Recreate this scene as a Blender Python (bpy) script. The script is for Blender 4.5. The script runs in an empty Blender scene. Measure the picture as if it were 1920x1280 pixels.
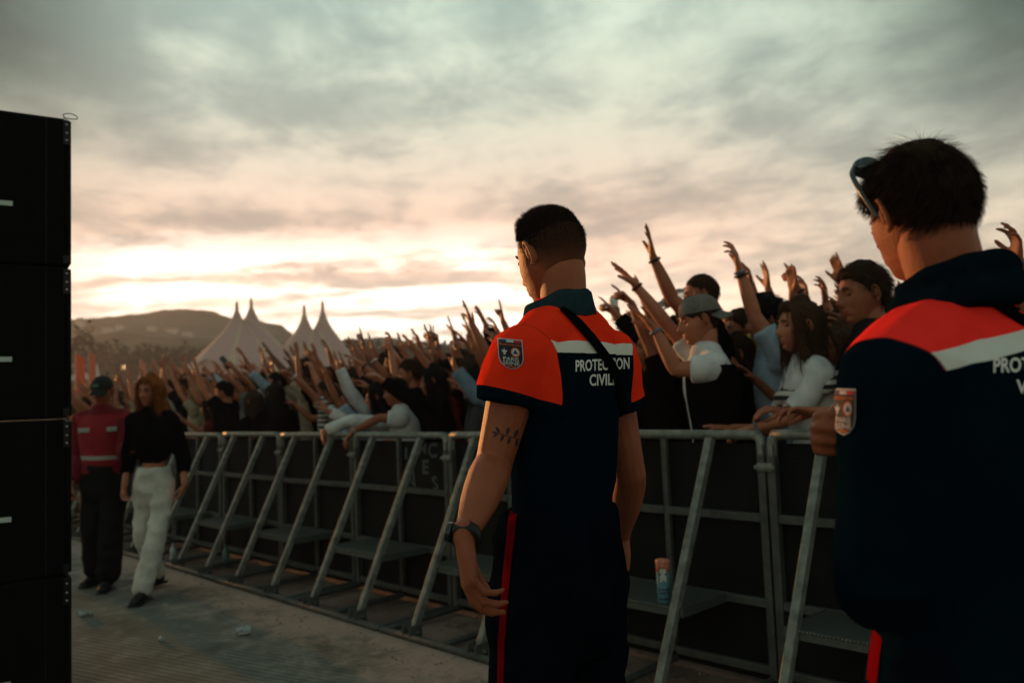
import bpy, bmesh, math, random
import numpy as np
from mathutils import Vector, Matrix
from mathutils.bvhtree import BVHTree
R = math.radians
random.seed(7)
rng = np.random.default_rng(7)
sc = bpy.context.scene
COL = sc.collection

# ------------------------------------------------------------------ camera
FPX, CAMZ = 1550.0, 1.40           # focal length in pixels of a 1920 px wide frame, eye height
PITCH, ROLL = R(4.19), R(2.29)
Fv = Vector((0, math.cos(PITCH), math.sin(PITCH)))
U0 = Vector((0, -math.sin(PITCH), math.cos(PITCH)))
R0 = Vector((1, 0, 0))
RV = R0 * math.cos(ROLL) - U0 * math.sin(ROLL)
UV_ = R0 * math.sin(ROLL) + U0 * math.cos(ROLL)
CAM = Vector((0, 0, CAMZ))
cam = bpy.data.objects.new("camera", bpy.data.cameras.new("camera"))
COL.objects.link(cam)
cam.matrix_world = Matrix(((RV.x, UV_.x, -Fv.x, 0), (RV.y, UV_.y, -Fv.y, 0), (RV.z, UV_.z, -Fv.z, CAMZ), (0, 0, 0, 1)))
cam.data.sensor_width = 36
cam.data.lens = FPX / 1920 * 36
cam.data.clip_start = 0.05
cam.data.clip_end = 20000
cam.data.dof.use_dof = True
cam.data.dof.focus_distance = 2.02
cam.data.dof.aperture_fstop = 3.2
sc.camera = cam
sc.view_settings.view_transform = 'Standard'
sc.view_settings.look = 'None'
sc.view_settings.exposure = 0.0
sc.view_settings.gamma = 1.0
sc.cycles.use_denoising = True
sc.cycles.max_bounces = 6
sc.cycles.diffuse_bounces = 2
sc.cycles.glossy_bounces = 2
sc.cycles.transmission_bounces = 4
sc.cycles.transparent_max_bounces = 8
sc.cycles.volume_bounces = 0
sc.cycles.sample_clamp_indirect = 4

def ray(px, py):
    return Fv + RV * ((px - 960) / FPX) - UV_ * ((py - 640) / FPX)
def at(px, py, Y):
    d = ray(px, py)
    return CAM + d * (Y / d.y)
def pix(P):
    q = Vector(P) - CAM
    z = q.dot(Fv)
    return 960 + FPX * q.dot(RV) / z, 640 - FPX * q.dot(UV_) / z
bd = ray(-523, 813); bd.z = 0; bd.normalize()         # the barrier runs this way, away from the camera
bn = Vector((bd.y, -bd.x, 0))                          # towards the crowd
def PB(D, s, z=0.0):
    return bn * D + bd * s + Vector((0, 0, z))
BROT = math.atan2(bd.y, bd.x)
DB = 3.60                                              # barrier top rail distance

# ------------------------------------------------------------------ node helpers
class NT:
    def __init__(s, tree):
        s.t = tree; s.n = tree.nodes; s.l = tree.links
    def new(s, typ, **kw):
        n = s.n.new(typ)
        for k, v in kw.items():
            if k.startswith('i_'):
                n.inputs[k[2:]].default_value = v
            else:
                setattr(n, k, v)
        return n
    def link(s, a, b): s.l.new(a, b)
    def put(s, sock, v):
        if isinstance(v, bpy.types.NodeSocket): s.l.new(v, sock)
        else: sock.default_value = v
    def m(s, op, a, b=None, c=None, clamp=False):
        n = s.n.new('ShaderNodeMath'); n.operation = op; n.use_clamp = clamp
        s.put(n.inputs[0], a)
        if b is not None: s.put(n.inputs[1], b)
        if c is not None: s.put(n.inputs[2], c)
        return n.outputs[0]
    def ramp(s, fac, stops, interp='LINEAR'):
        n = s.n.new('ShaderNodeValToRGB'); cr = n.color_ramp; cr.interpolation = interp
        while len(cr.elements) > 1: cr.elements.remove(cr.elements[-1])
        cr.elements[0].position = stops[0][0]; cr.elements[0].color = (*stops[0][1], 1)
        for p, c in stops[1:]:
            e = cr.elements.new(p); e.color = (*c, 1)
        s.put(n.inputs[0], fac)
        return n.outputs[0]
    def mix(s, f, a, b, mode='MIX'):
        n = s.n.new('ShaderNodeMix'); n.data_type = 'RGBA'; n.blend_type = mode
        s.put(n.inputs[0], f); 
        for k, v in ((6, a), (7, b)):
            if isinstance(v, tuple) and len(v) == 3: v = (*v, 1)
            s.put(n.inputs[k], v)
        return n.outputs[2]
    def noise(s, vec=None, scale=5, detail=3, rough=.5, dist=0):
        n = s.n.new('ShaderNodeTexNoise')
        n.inputs['Scale'].default_value = scale; n.inputs['Detail'].default_value = detail
        n.inputs['Roughness'].default_value = rough; n.inputs['Distortion'].default_value = dist
        if vec is not None: s.link(vec, n.inputs['Vector'])
        return n.outputs['Fac']
    def mapping(s, vec, scale=(1, 1, 1), rot=(0, 0, 0), loc=(0, 0, 0)):
        n = s.n.new('ShaderNodeMapping'); s.link(vec, n.inputs['Vector'])
        n.inputs['Scale'].default_value = scale; n.inputs['Rotation'].default_value = rot; n.inputs['Location'].default_value = loc
        return n.outputs[0]
    def sstep(s, v, a, b):
        n = s.n.new('ShaderNodeMapRange'); n.interpolation_type = 'SMOOTHSTEP'
        s.put(n.inputs['Value'], v)
        n.inputs['From Min'].default_value = a; n.inputs['From Max'].default_value = b
        return n.outputs[0]
    def attr(s, name):
        n = s.n.new('ShaderNodeAttribute'); n.attribute_name = name
        return n.outputs['Fac']

# ------------------------------------------------------------------ sky and light
SUN_AZ, SUN_EL = R(-41.0), R(5.0)        # azimuth from +Y (negative = left)
w = bpy.data.worlds.new("World"); sc.world = w; w.use_nodes = True
T = NT(w.node_tree); T.n.clear()
out = T.new('ShaderNodeOutputWorld')
bg = T.new('ShaderNodeBackground')
tc = T.new('ShaderNodeTexCoord')
sep = T.new('ShaderNodeSeparateXYZ'); T.link(tc.outputs['Generated'], sep.inputs[0])
X, Y, Z = sep.outputs
zc = T.m('MAXIMUM', Z, 0.0)
den = T.m('ADD', zc, 0.10)
comb = T.new('ShaderNodeCombineXYZ')
T.link(T.m('DIVIDE', X, den), comb.inputs[0]); T.link(T.m('DIVIDE', Y, den), comb.inputs[1])
P = comb.outputs[0]
n1 = T.noise(T.mapping(P, (1.0, .85, 1), (0, 0, R(18)), (3.1, 1.9, 0)), 1.2, 6, .55, .3)
n2 = T.noise(T.mapping(P, (1.0, .8, 1), (0, 0, R(30)), (7.3, 4.2, 0)), 4.2, 8, .62, .25)
n3 = T.noise(T.mapping(P, (.35, .9, 1), (0, 0, R(-8)), (1.3, 9.2, 0)), 1.7, 5, .55, .3)
cl = T.m('ADD', T.m('MULTIPLY', n1, .45), T.m('ADD', T.m('MULTIPLY', n2, .38), T.m('MULTIPLY', n3, .17)))
cl = T.sstep(cl, .40, .60)
# how far from the glow, in azimuth
gl = Vector((math.sin(R(-13)), math.cos(R(-13)), 0))
hl = T.m('SQRT', T.m('ADD', T.m('MULTIPLY', X, X), T.m('MULTIPLY', Y, Y)))
ca = T.m('DIVIDE', T.m('ADD', T.m('MULTIPLY', X, gl.x), T.m('MULTIPLY', Y, gl.y)), T.m('MAXIMUM', hl, .001))
warm = T.ramp(zc, [(0, (1.6, 1.1, .80)), (.07, (1.8, 1.40, 1.08)), (.115, (1.75, 1.34, 1.08)), (.165, (1.20, .86, .70)), (.22, (.92, .69, .57)), (.28, (.74, .67, .58)), (.34, (.63, .69, .60)), (.44, (.60, .75, .66)), (.55, (.44, .56, .51)), (.75, (.34, .43, .41)), (1, (.28, .37, .36))])
cool = T.ramp(zc, [(0, (1.1, .74, .52)), (.08, (1.1, .86, .66)), (.15, (.80, .70, .58)), (.22, (.60, .61, .53)), (.30, (.52, .62, .55)), (.38, (.48, .62, .54)), (.46, (.42, .56, .51)), (.60, (.32, .43, .41)), (1, (.28, .37, .36))])
side = T.sstep(ca, .74, .97)
base = T.mix(side, cool, warm)
mod = T.m('ADD', .62, T.m('MULTIPLY', cl, .62))
hot = T.m('MULTIPLY', T.sstep(ca, .945, .985), T.m('MULTIPLY', T.sstep(T.m('ADD', n3, T.m('MULTIPLY', n2, .4)), .60, .78), T.m('MULTIPLY', T.sstep(Z, .23, .14), 1.0)))
colr = T.mix(1.0, base, T.mix(cl, (.64, .71, .72), (1.34, 1.30, 1.20)), 'MULTIPLY')
colr = T.mix(hot, colr, (2.7, 2.25, 1.9), 'MIX')
back = T.m('ADD', .0, T.m('MULTIPLY', 1.0, T.sstep(ca, -.2, .55)))
cf = T.m('DIVIDE', Y, T.m('MAXIMUM', hl, .001)); zen = T.m('MULTIPLY', T.sstep(Z, .17, .38), T.m('MULTIPLY', T.sstep(cf, .95, .83), T.sstep(cf, .2, .6)))
colr = T.mix(zen, colr, T.mix(1.0, colr, (.07, .17, .19), 'MULTIPLY'))
fin = T.mix(1.0, colr, T.mix(back, (.72, .77, .75), (1, 1, 1)), 'MULTIPLY')
sky = T.new('ShaderNodeTexSky'); sky.sky_type = 'NISHITA'; sky.sun_disc = False
sky.sun_elevation = SUN_EL; sky.sun_rotation = SUN_AZ
fin = T.mix(.006, fin, sky.outputs[0])
T.link(fin, bg.inputs['Color']); bg.inputs['Strength'].default_value = 1.0
T.link(bg.outputs[0], out.inputs['Surface'])
w.cycles_visibility.camera = True

sun = bpy.data.objects.new("sun", bpy.data.lights.new("sun", 'SUN')); COL.objects.link(sun)
sun.data.energy = 5.0; sun.data.angle = R(2.0); sun.data.color = (1.0, .40, .12)
sd = Vector((math.sin(SUN_AZ) * math.cos(SUN_EL), math.cos(SUN_AZ) * math.cos(SUN_EL), math.sin(SUN_EL)))
sun.rotation_euler = (-sd).to_track_quat('-Z', 'Y').to_euler()

# ------------------------------------------------------------------ materials
MATS = {}
def mat(name, color, rough=.7, metal=0.0, var=.12, vs=14, bump=0.0, bs=200, spec=.3, emit=None, sheen=0.0, mapscale=(1, 1, 1)):
    if name in MATS: return MATS[name]
    m = bpy.data.materials.new(name); m.use_nodes = True
    T = NT(m.node_tree); p = T.n['Principled BSDF']
    tc = T.new('ShaderNodeTexCoord').outputs['Object']
    n = T.noise(T.mapping(tc, mapscale), vs, 4, .6)
    lo = tuple(c * (1 - var) for c in color); hi = tuple(min(1, c * (1 + var)) for c in color)
    T.link(T.ramp(n, [(.3, lo), (.7, hi)]), p.inputs['Base Color'])
    p.inputs['Roughness'].default_value = rough; p.inputs['Metallic'].default_value = metal
    p.inputs['Specular IOR Level'].default_value = spec
    if sheen: p.inputs['Sheen Weight'].default_value = sheen
    if bump:
        b = T.new('ShaderNodeBump'); b.inputs['Strength'].default_value = bump; b.inputs['Distance'].default_value = .002
        T.link(T.noise(tc, bs, 3, .6), b.inputs['Height']); T.link(b.outputs[0], p.inputs['Normal'])
    if emit:
        p.inputs['Emission Color'].default_value = (*emit[0], 1); p.inputs['Emission Strength'].default_value = emit[1]
    MATS[name] = m
    return m

def skin(name, color):
    if name in MATS: return MATS[name]
    m = bpy.data.materials.new(name); m.use_nodes = True
    T = NT(m.node_tree); p = T.n['Principled BSDF']
    tc = T.new('ShaderNodeTexCoord').outputs['Object']
    n = T.noise(tc, 9, 4, .6); n_ = T.noise(tc, 60, 3, .6)
    c = T.ramp(n, [(.3, tuple(v * f for v, f in zip(color, (.78, .66, .62)))), (.7, tuple(v * f for v, f in zip(color, (1.15, 1.13, 1.1))))])
    c = T.mix(T.m('MULTIPLY', T.sstep(n_, .45, .8), .25), c, tuple(v * f for v, f in zip(color, (.8, .55, .5))))
    hairc = T.mix(T.sstep(T.noise(tc, 900, 2, .5), .3, .7), (.012, .008, .006), (.05, .03, .022))
    c = T.mix(T.m('MULTIPLY', T.attr('scalp'), .93), c, hairc)
    c = T.mix(T.attr('lip'), c, tuple(v * f for v, f in zip(color, (.85, .45, .42))))
    T.link(c, p.inputs['Base Color'])
    p.inputs['Roughness'].default_value = .52; T.link(T.m('MULTIPLY', T.m('SUBTRACT', 1.0, T.attr('scalp')), .38), p.inputs['Specular IOR Level'])
    p.inputs['Subsurface Weight'].default_value = .08; p.inputs['Subsurface Radius'].default_value = (.01, .004, .002)
    p.inputs['Subsurface Scale'].default_value = 1.0
    b = T.new('ShaderNodeBump'); b.inputs['Strength'].default_value = .8; b.inputs['Distance'].default_value = .0025
    T.link(T.noise(tc, 190, 5, .7), b.inputs['Height']); T.link(b.outputs[0], p.inputs['Normal'])
    MATS[name] = m
    return m

def stripes(name, a, b, freq, duty=.5, axis=2):
    if name in MATS: return MATS[name]
    m = bpy.data.materials.new(name); m.use_nodes = True
    T = NT(m.node_tree); p = T.n['Principled BSDF']
    tc = T.new('ShaderNodeTexCoord').outputs['Object']
    s = T.new('ShaderNodeSeparateXYZ'); T.link(tc, s.inputs[0])
    z = T.m('ADD', s.outputs[axis], T.m('MULTIPLY', T.noise(tc, 6, 2), .02))
    f = T.m('GREATER_THAN', T.m('FRACT', T.m('MULTIPLY', z, freq)), duty)
    T.link(T.mix(f, a, b), p.inputs['Base Color']); p.inputs['Roughness'].default_value = .9
    MATS[name] = m
    return m

# ------------------------------------------------------------------ numpy noise
def _h(ix, iy, iz):
    h = (ix * 374761393 + iy * 668265263 + iz * 2147483647 * 31 + 1442695041) & 0xffffffff
    h = ((h ^ (h >> 13)) * 1274126177) & 0xffffffff
    return ((h ^ (h >> 16)) & 0xffff) / 65535.0 * 2 - 1
def vnoise(P):
    P = np.asarray(P, float); I = np.floor(P).astype(np.int64); f = P - I
    f = f * f * (3 - 2 * f); r = 0
    for dx in (0, 1):
        for dy in (0, 1):
            for dz in (0, 1):
                wt = (f[:, 0] if dx else 1 - f[:, 0]) * (f[:, 1] if dy else 1 - f[:, 1]) * (f[:, 2] if dz else 1 - f[:, 2])
                r = r + wt * _h(I[:, 0] + dx, I[:, 1] + dy, I[:, 2] + dz)
    return r
def fbm(P, o=3):
    P = np.asarray(P, float); r = 0; a = 1
    for k in range(o):
        r = r + a * vnoise(P * (2 ** k) + 17.3 * k); a *= .5
    return r

# ------------------------------------------------------------------ geometry store
class G:
    """verts (n,3), faces, material slot per face"""
    def __init__(s, V=None, F=None, M=None):
        s.V = np.zeros((0, 3)) if V is None else np.asarray(V, float).reshape(-1, 3)
        s.F = [] if F is None else list(F)
        s.M = [0] * len(s.F) if M is None else list(M)
    def add(s, g, slot=None):
        o = len(s.V); s.V = np.vstack([s.V, g.V])
        s.F += [tuple(i + o for i in f) for f in g.F]
        s.M += ([slot] * len(g.F) if slot is not None else g.M)
        return s
    def xf(s, M):
        A = np.array(M); s.V = s.V @ A[:3, :3].T + A[:3, 3]
        return s
    def box(s, lo, hi, slot=0):
        x0, y0, z0 = lo; x1, y1, z1 = hi
        v = [(x0, y0, z0), (x1, y0, z0), (x1, y1, z0), (x0, y1, z0), (x0, y0, z1), (x1, y0, z1), (x1, y1, z1), (x0, y1, z1)]
        f = [(0, 3, 2, 1), (4, 5, 6, 7), (0, 1, 5, 4), (1, 2, 6, 5), (2, 3, 7, 6), (3, 0, 4, 7)]
        return s.add(G(v, f), slot)
    def beam(s, a, b, w, h, up=(0, 0, 1), slot=0):
        a = Vector(a); b = Vector(b); t = (b - a).normalized(); u = Vector(up); u = (u - t * u.dot(t)).normalized(); r = t.cross(u)
        v = []
        for p in (a, b):
            for sx, sy in ((-1, -1), (1, -1), (1, 1), (-1, 1)): v.append(p + r * sx * w / 2 + u * sy * h / 2)
        return s.add(G([tuple(p) for p in v], [(0, 1, 2, 3), (7, 6, 5, 4), (0, 4, 5, 1), (1, 5, 6, 2), (2, 6, 7, 3), (3, 7, 4, 0)]), slot)
    def tube(s, pts, rad, n=12, ref=None, sub=0, caps=True, slot=0, flat=False):
        pts = [Vector(p) for p in pts]; rad = [(r, r) if not isinstance(r, (tuple, list)) else tuple(r) for r in rad]
        if sub:
            np_, nr = [], []
            m = len(pts)
            for i in range(m - 1):
                p0, p1, p2, p3 = pts[max(i - 1, 0)], pts[i], pts[i + 1], pts[min(i + 2, m - 1)]
                q0, q1, q2, q3 = [Vector((*rad[j], 0)) for j in (max(i - 1, 0), i, i + 1, min(i + 2, m - 1))]
                for k in range(sub):
                    t = k / sub
                    def cr(a, b, c, d): return .5 * ((2 * b) + (c - a) * t + (2 * a - 5 * b + 4 * c - d) * t * t + (3 * b - a - 3 * c + d) * t ** 3)
                    np_.append(cr(p0, p1, p2, p3)); q = cr(q0, q1, q2, q3); nr.append((max(q.x, 1e-4), max(q.y, 1e-4)))
            np_.append(pts[-1]); nr.append(rad[-1]); pts, rad = np_, nr
        m = len(pts); tan = []
        for i in range(m):
            a = pts[max(i - 1, 0)]; b = pts[min(i + 1, m - 1)]; tan.append((b - a).normalized())
        if ref is None:
            t0 = (pts[-1] - pts[0]); t0 = t0.normalized() if t0.length > 1e-6 else tan[0]
            ref = t0.orthogonal()
        ref = Vector(ref)
        rings = []
        def ring(c, t, ra, rb):
            nonlocal ref
            a = ref - t * ref.dot(t)
            a = a.normalized() if a.length > 1e-5 else t.orthogonal().normalized()
            b = t.cross(a)
            rings.append([c + a * (ra * math.cos(2 * math.pi * k / n)) + b * (rb * math.sin(2 * math.pi * k / n)) for k in range(n)])
        f0, f1 = flat if isinstance(flat, tuple) else (flat, flat)
        if caps and not f0:
            r = min(rad[0])
            for q in (75, 50, 25): ring(pts[0] - tan[0] * r * .9 * math.sin(R(q)), tan[0], rad[0][0] * math.cos(R(q)), rad[0][1] * math.cos(R(q)))
        for i in range(m): ring(pts[i], tan[i], *rad[i])
        if caps and not f1:
            r = min(rad[-1])
            for q in (25, 50, 75): ring(pts[-1] + tan[-1] * r * .9 * math.sin(R(q)), tan[-1], rad[-1][0] * math.cos(R(q)), rad[-1][1] * math.cos(R(q)))
        V = [tuple(p) for rg in rings for p in rg]; F = []
        for i in range(len(rings) - 1):
            for k in range(n):
                k2 = (k + 1) % n
                F.append((i * n + k, i * n + k2, (i + 1) * n + k2, (i + 1) * n + k))
        if caps:
            c0 = sum(rings[0], Vector()) / n; c1 = sum(rings[-1], Vector()) / n
            V += [tuple(c0), tuple(c1)]; a, b = len(V) - 2, len(V) - 1; o = (len(rings) - 1) * n
            for k in range(n):
                k2 = (k + 1) % n
                F.append((k2, k, a)); F.append((o + k, o + k2, b))
        return s.add(G(V, F), slot)

def normals(V, F):
    N = np.zeros_like(V); q = np.array([f if len(f) == 4 else (*f, f[2]) for f in F])
    n = np.cross(V[q[:, 2]] - V[q[:, 0]], V[q[:, 3]] - V[q[:, 1]])
    tri = q[:, 2] == q[:, 3]
    if tri.any(): n[tri] = np.cross(V[q[tri, 1]] - V[q[tri, 0]], V[q[tri, 2]] - V[q[tri, 0]])
    for k in range(4): np.add.at(N, q[:, k], n)
    return N / np.maximum(np.linalg.norm(N, axis=1, keepdims=True), 1e-12)

def voxel(g, size, it=3, fac=.5):
    me = bpy.data.meshes.new('tmp'); me.from_pydata(g.V.tolist(), [], g.F); me.update()
    ob = bpy.data.objects.new('tmp', me); COL.objects.link(ob)
    m = ob.modifiers.new('r', 'REMESH'); m.mode = 'VOXEL'; m.voxel_size = size; m.adaptivity = 0
    if it:
        m = ob.modifiers.new('s', 'SMOOTH'); m.iterations = it; m.factor = fac
    dg = bpy.context.evaluated_depsgraph_get(); ev = ob.evaluated_get(dg); m2 = ev.to_mesh()
    V = np.empty(len(m2.vertices) * 3); m2.vertices.foreach_get('co', V)
    lt = np.empty(len(m2.polygons), np.int32); m2.polygons.foreach_get('loop_total', lt)
    lv = np.empty(len(m2.loops), np.int32); m2.loops.foreach_get('vertex_index', lv)
    F = []; o = 0; lvl = lv.tolist()
    for t in lt.tolist():
        F.append(tuple(lvl[o:o + t])); o += t
    ev.to_mesh_clear(); bpy.data.objects.remove(ob); bpy.data.meshes.remove(me)
    return G(V.reshape(-1, 3), F)

def wrinkle(g, amp=.004, f=(9, 9, 5), ridge=True, off=0.0, mask=None):
    N = normals(g.V, g.F); P = g.V * np.array(f) + off
    P = P + .5 * vnoise(P * .6 + 5)[:, None]
    a = vnoise(P); 
    d = (1 - 2.2 * np.abs(a)) if ridge else a
    d = d + .4 * vnoise(P * 2.3 + 9)
    if mask is not None: d = d * mask(g.V)
    g.V = g.V + N * (amp * d)[:, None]
    return g

def obj(name, g, mats, parent=None, smooth=True, attrs=None, bevel=0):
    me = bpy.data.meshes.new(name); me.from_pydata(g.V.tolist(), [], g.F)
    if not isinstance(mats, (list, tuple)): mats = [mats]
    for m in mats: me.materials.append(m)
    if len(mats) > 1: me.polygons.foreach_set('material_index', np.array(g.M, np.int32))
    if smooth: me.polygons.foreach_set('use_smooth', np.ones(len(g.F), bool))
    for k, v in (attrs or {}).items():
        a = me.attributes.new(k, 'FLOAT', 'POINT'); a.data.foreach_set('value', np.asarray(v, np.float32))
    me.update()
    o = bpy.data.objects.new(name, me); COL.objects.link(o)
    if parent is not None: o.parent = parent
    if bevel:
        b = o.modifiers.new('b', 'BEVEL'); b.width = bevel; b.segments = 2; b.limit_method = 'ANGLE'
    return o
def tag(o, label=None, cat=None, group=None, kind=None):
    if label: o['label'] = label
    if cat: o['category'] = cat
    if group: o['group'] = group
    if kind: o['kind'] = kind
    return o
def empty(name, loc=(0, 0, 0), rz=0):
    o = bpy.data.objects.new(name, None); COL.objects.link(o); o.location = loc; o.rotation_euler = (0, 0, rz); o.empty_display_size = .1
    return o
def copy_tree(o, parent=None):
    c = o.copy(); COL.objects.link(c); c.parent = parent
    for ch in o.children: copy_tree(ch, c)
    return c
# ------------------------------------------------------------------ ground
def sheet(name, pts, z, m, kind='structure', div=1):
    g = G([(x, y, z) for x, y in pts], [tuple(range(len(pts)))])
    return tag(obj(name, g, m, smooth=False), kind=kind)
def ground_mat():
    m = bpy.data.materials.new('sand_ground'); m.use_nodes = True
    T = NT(m.node_tree); p = T.n['Principled BSDF']; tc = T.new('ShaderNodeTexCoord').outputs['Object']
    a = T.noise(tc, 1.2, 6, .65, .6); b = T.noise(tc, 7, 5, .7)
    c = T.ramp(a, [(.35, (.16, .105, .08)), (.5, (.24, .17, .135)), (.65, (.30, .22, .18))])
    c = T.mix(T.m('MULTIPLY', T.sstep(b, .52, .66), .7), c, (.09, .06, .045))
    T.link(c, p.inputs['Base Color']); p.inputs['Roughness'].default_value = .95; p.inputs['Specular IOR Level'].default_value = .1
    bp = T.new('ShaderNodeBump'); bp.inputs['Distance'].default_value = .02; bp.inputs['Strength'].default_value = .9
    T.link(T.m('ADD', b, T.m('MULTIPLY', T.noise(tc, 40, 4, .7), .4)), bp.inputs['Height']); T.link(bp.outputs[0], p.inputs['Normal'])
    return m
def deck_mat():
    m = bpy.data.materials.new('ribbed_deck'); m.use_nodes = True
    T = NT(m.node_tree); p = T.n['Principled BSDF']; tc = T.new('ShaderNodeTexCoord').outputs['Object']
    v = T.mapping(tc, (1, 1, 1), (0, 0, -BROT))
    s = T.new('ShaderNodeSeparateXYZ'); T.link(v, s.inputs[0])
    # the mat lies square to the barrier; ribs run across it
    across = s.outputs[1]; along = s.outputs[0]
    s0 = T.new('ShaderNodeSeparateXYZ'); T.link(tc, s0.inputs[0])
    rib = T.m('SINE', T.m('MULTIPLY', T.m('ADD', T.m('MULTIPLY', s0.outputs[0], .5), T.m('MULTIPLY', s0.outputs[1], .866)), 2 * math.pi / .045))
    n = T.noise(tc, 1.4, 6, .65, .5); n2 = T.noise(T.mapping(tc, (1, 1, 1), (0, 0, R(20))), 6, 5, .7, .6)
    n3 = T.noise(tc, 45, 4, .7)
    # sand drifted in from the barrier side: more towards the edge at across = -DE
    edge = T.m('ADD', T.m('MULTIPLY', across, -1), -2.25)
    sandf = T.sstep(T.m('ADD', T.m('ADD', T.m('MULTIPLY', edge, .55), T.m('MULTIPLY', n, .9)), T.m('MULTIPLY', n2, .55)), .72, 1.12)
    c = T.ramp(T.m('ADD', T.m('MULTIPLY', n, .6), T.m('MULTIPLY', n2, .4)), [(.35, (.088, .090, .074)), (.5, (.155, .158, .130)), (.65, (.23, .23, .19))])
    c = T.mix(T.m('MULTIPLY', T.sstep(n2, .52, .68), .6), c, (.27, .265, .225))
    c = T.mix(T.m('MULTIPLY', T.m('MULTIPLY', T.sstep(rib, .2, -.8), T.m('SUBTRACT', 1, sandf)), .4), c, (.035, .04, .034))
    c = T.mix(sandf, c, T.ramp(n3, [(.3, (.27, .20, .165)), (.7, (.38, .295, .245))]))
    T.link(c, p.inputs['Base Color']); p.inputs['Roughness'].default_value = .8; p.inputs['Specular IOR Level'].default_value = .2
    bp = T.new('ShaderNodeBump'); bp.inputs['Distance'].default_value = .006; bp.inputs['Strength'].default_value = .8
    h = T.m('ADD', T.m('MULTIPLY', T.m('MULTIPLY', rib, T.m('SUBTRACT', 1, sandf)), .3), T.m('ADD', T.m('MULTIPLY', n3, .5), T.m('MULTIPLY', sandf, 1.2)))
    T.link(h, bp.inputs['Height']); T.link(bp.outputs[0], p.inputs['Normal'])
    return m
sheet('ground', [(-4000, -400), (4000, -400), (4000, 4000), (-4000, 4000)], 0, ground_mat())
DE = 3.02
q = [PB(DE, -8), PB(DE, 60), PB(-14, 60), PB(-14, -8)]
sheet('deck_floor', [(p.x, p.y) for p in q], .012, deck_mat())

# ------------------------------------------------------------------ barrier
GALV = mat('galvanised_steel', (.175, .185, .16), .55, .4, var=.45, vs=18, bump=.15, bs=90)
GALVD = mat('weathered_steel', (.085, .09, .08), .6, .5, var=.3, vs=20, bump=.2, bs=90)
PALU = mat('checker_step', (.10, .115, .10), .5, .6, var=.2, vs=60, bump=.8, bs=120)
def mesh_mat():
    m = bpy.data.materials.new('perforated_panel'); m.use_nodes = True
    T = NT(m.node_tree); p = T.n['Principled BSDF']; tc = T.new('ShaderNodeTexCoord').outputs['Object']
    vo = T.new('ShaderNodeTexVoronoi'); vo.inputs['Scale'].default_value = 70; vo.inputs['Randomness'].default_value = .0
    T.link(T.mapping(tc, (1, 1, 1), (R(45), 0, 0)), vo.inputs['Vector'])
    n = T.noise(tc, 3, 5, .65)
    c = T.mix(T.sstep(vo.outputs['Distance'], .36, .30), (.007, .007, .0055), (.001, .001, .001))
    c = T.mix(T.sstep(n, .5, .75), c, (.012, .011, .009))
    T.link(c, p.inputs['Base Color']); p.inputs['Roughness'].default_value = .8; p.inputs['Specular IOR Level'].default_value = .15
    return m
PANEL = mesh_mat()
SW = 1.186           # section width
S0 = None
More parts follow.
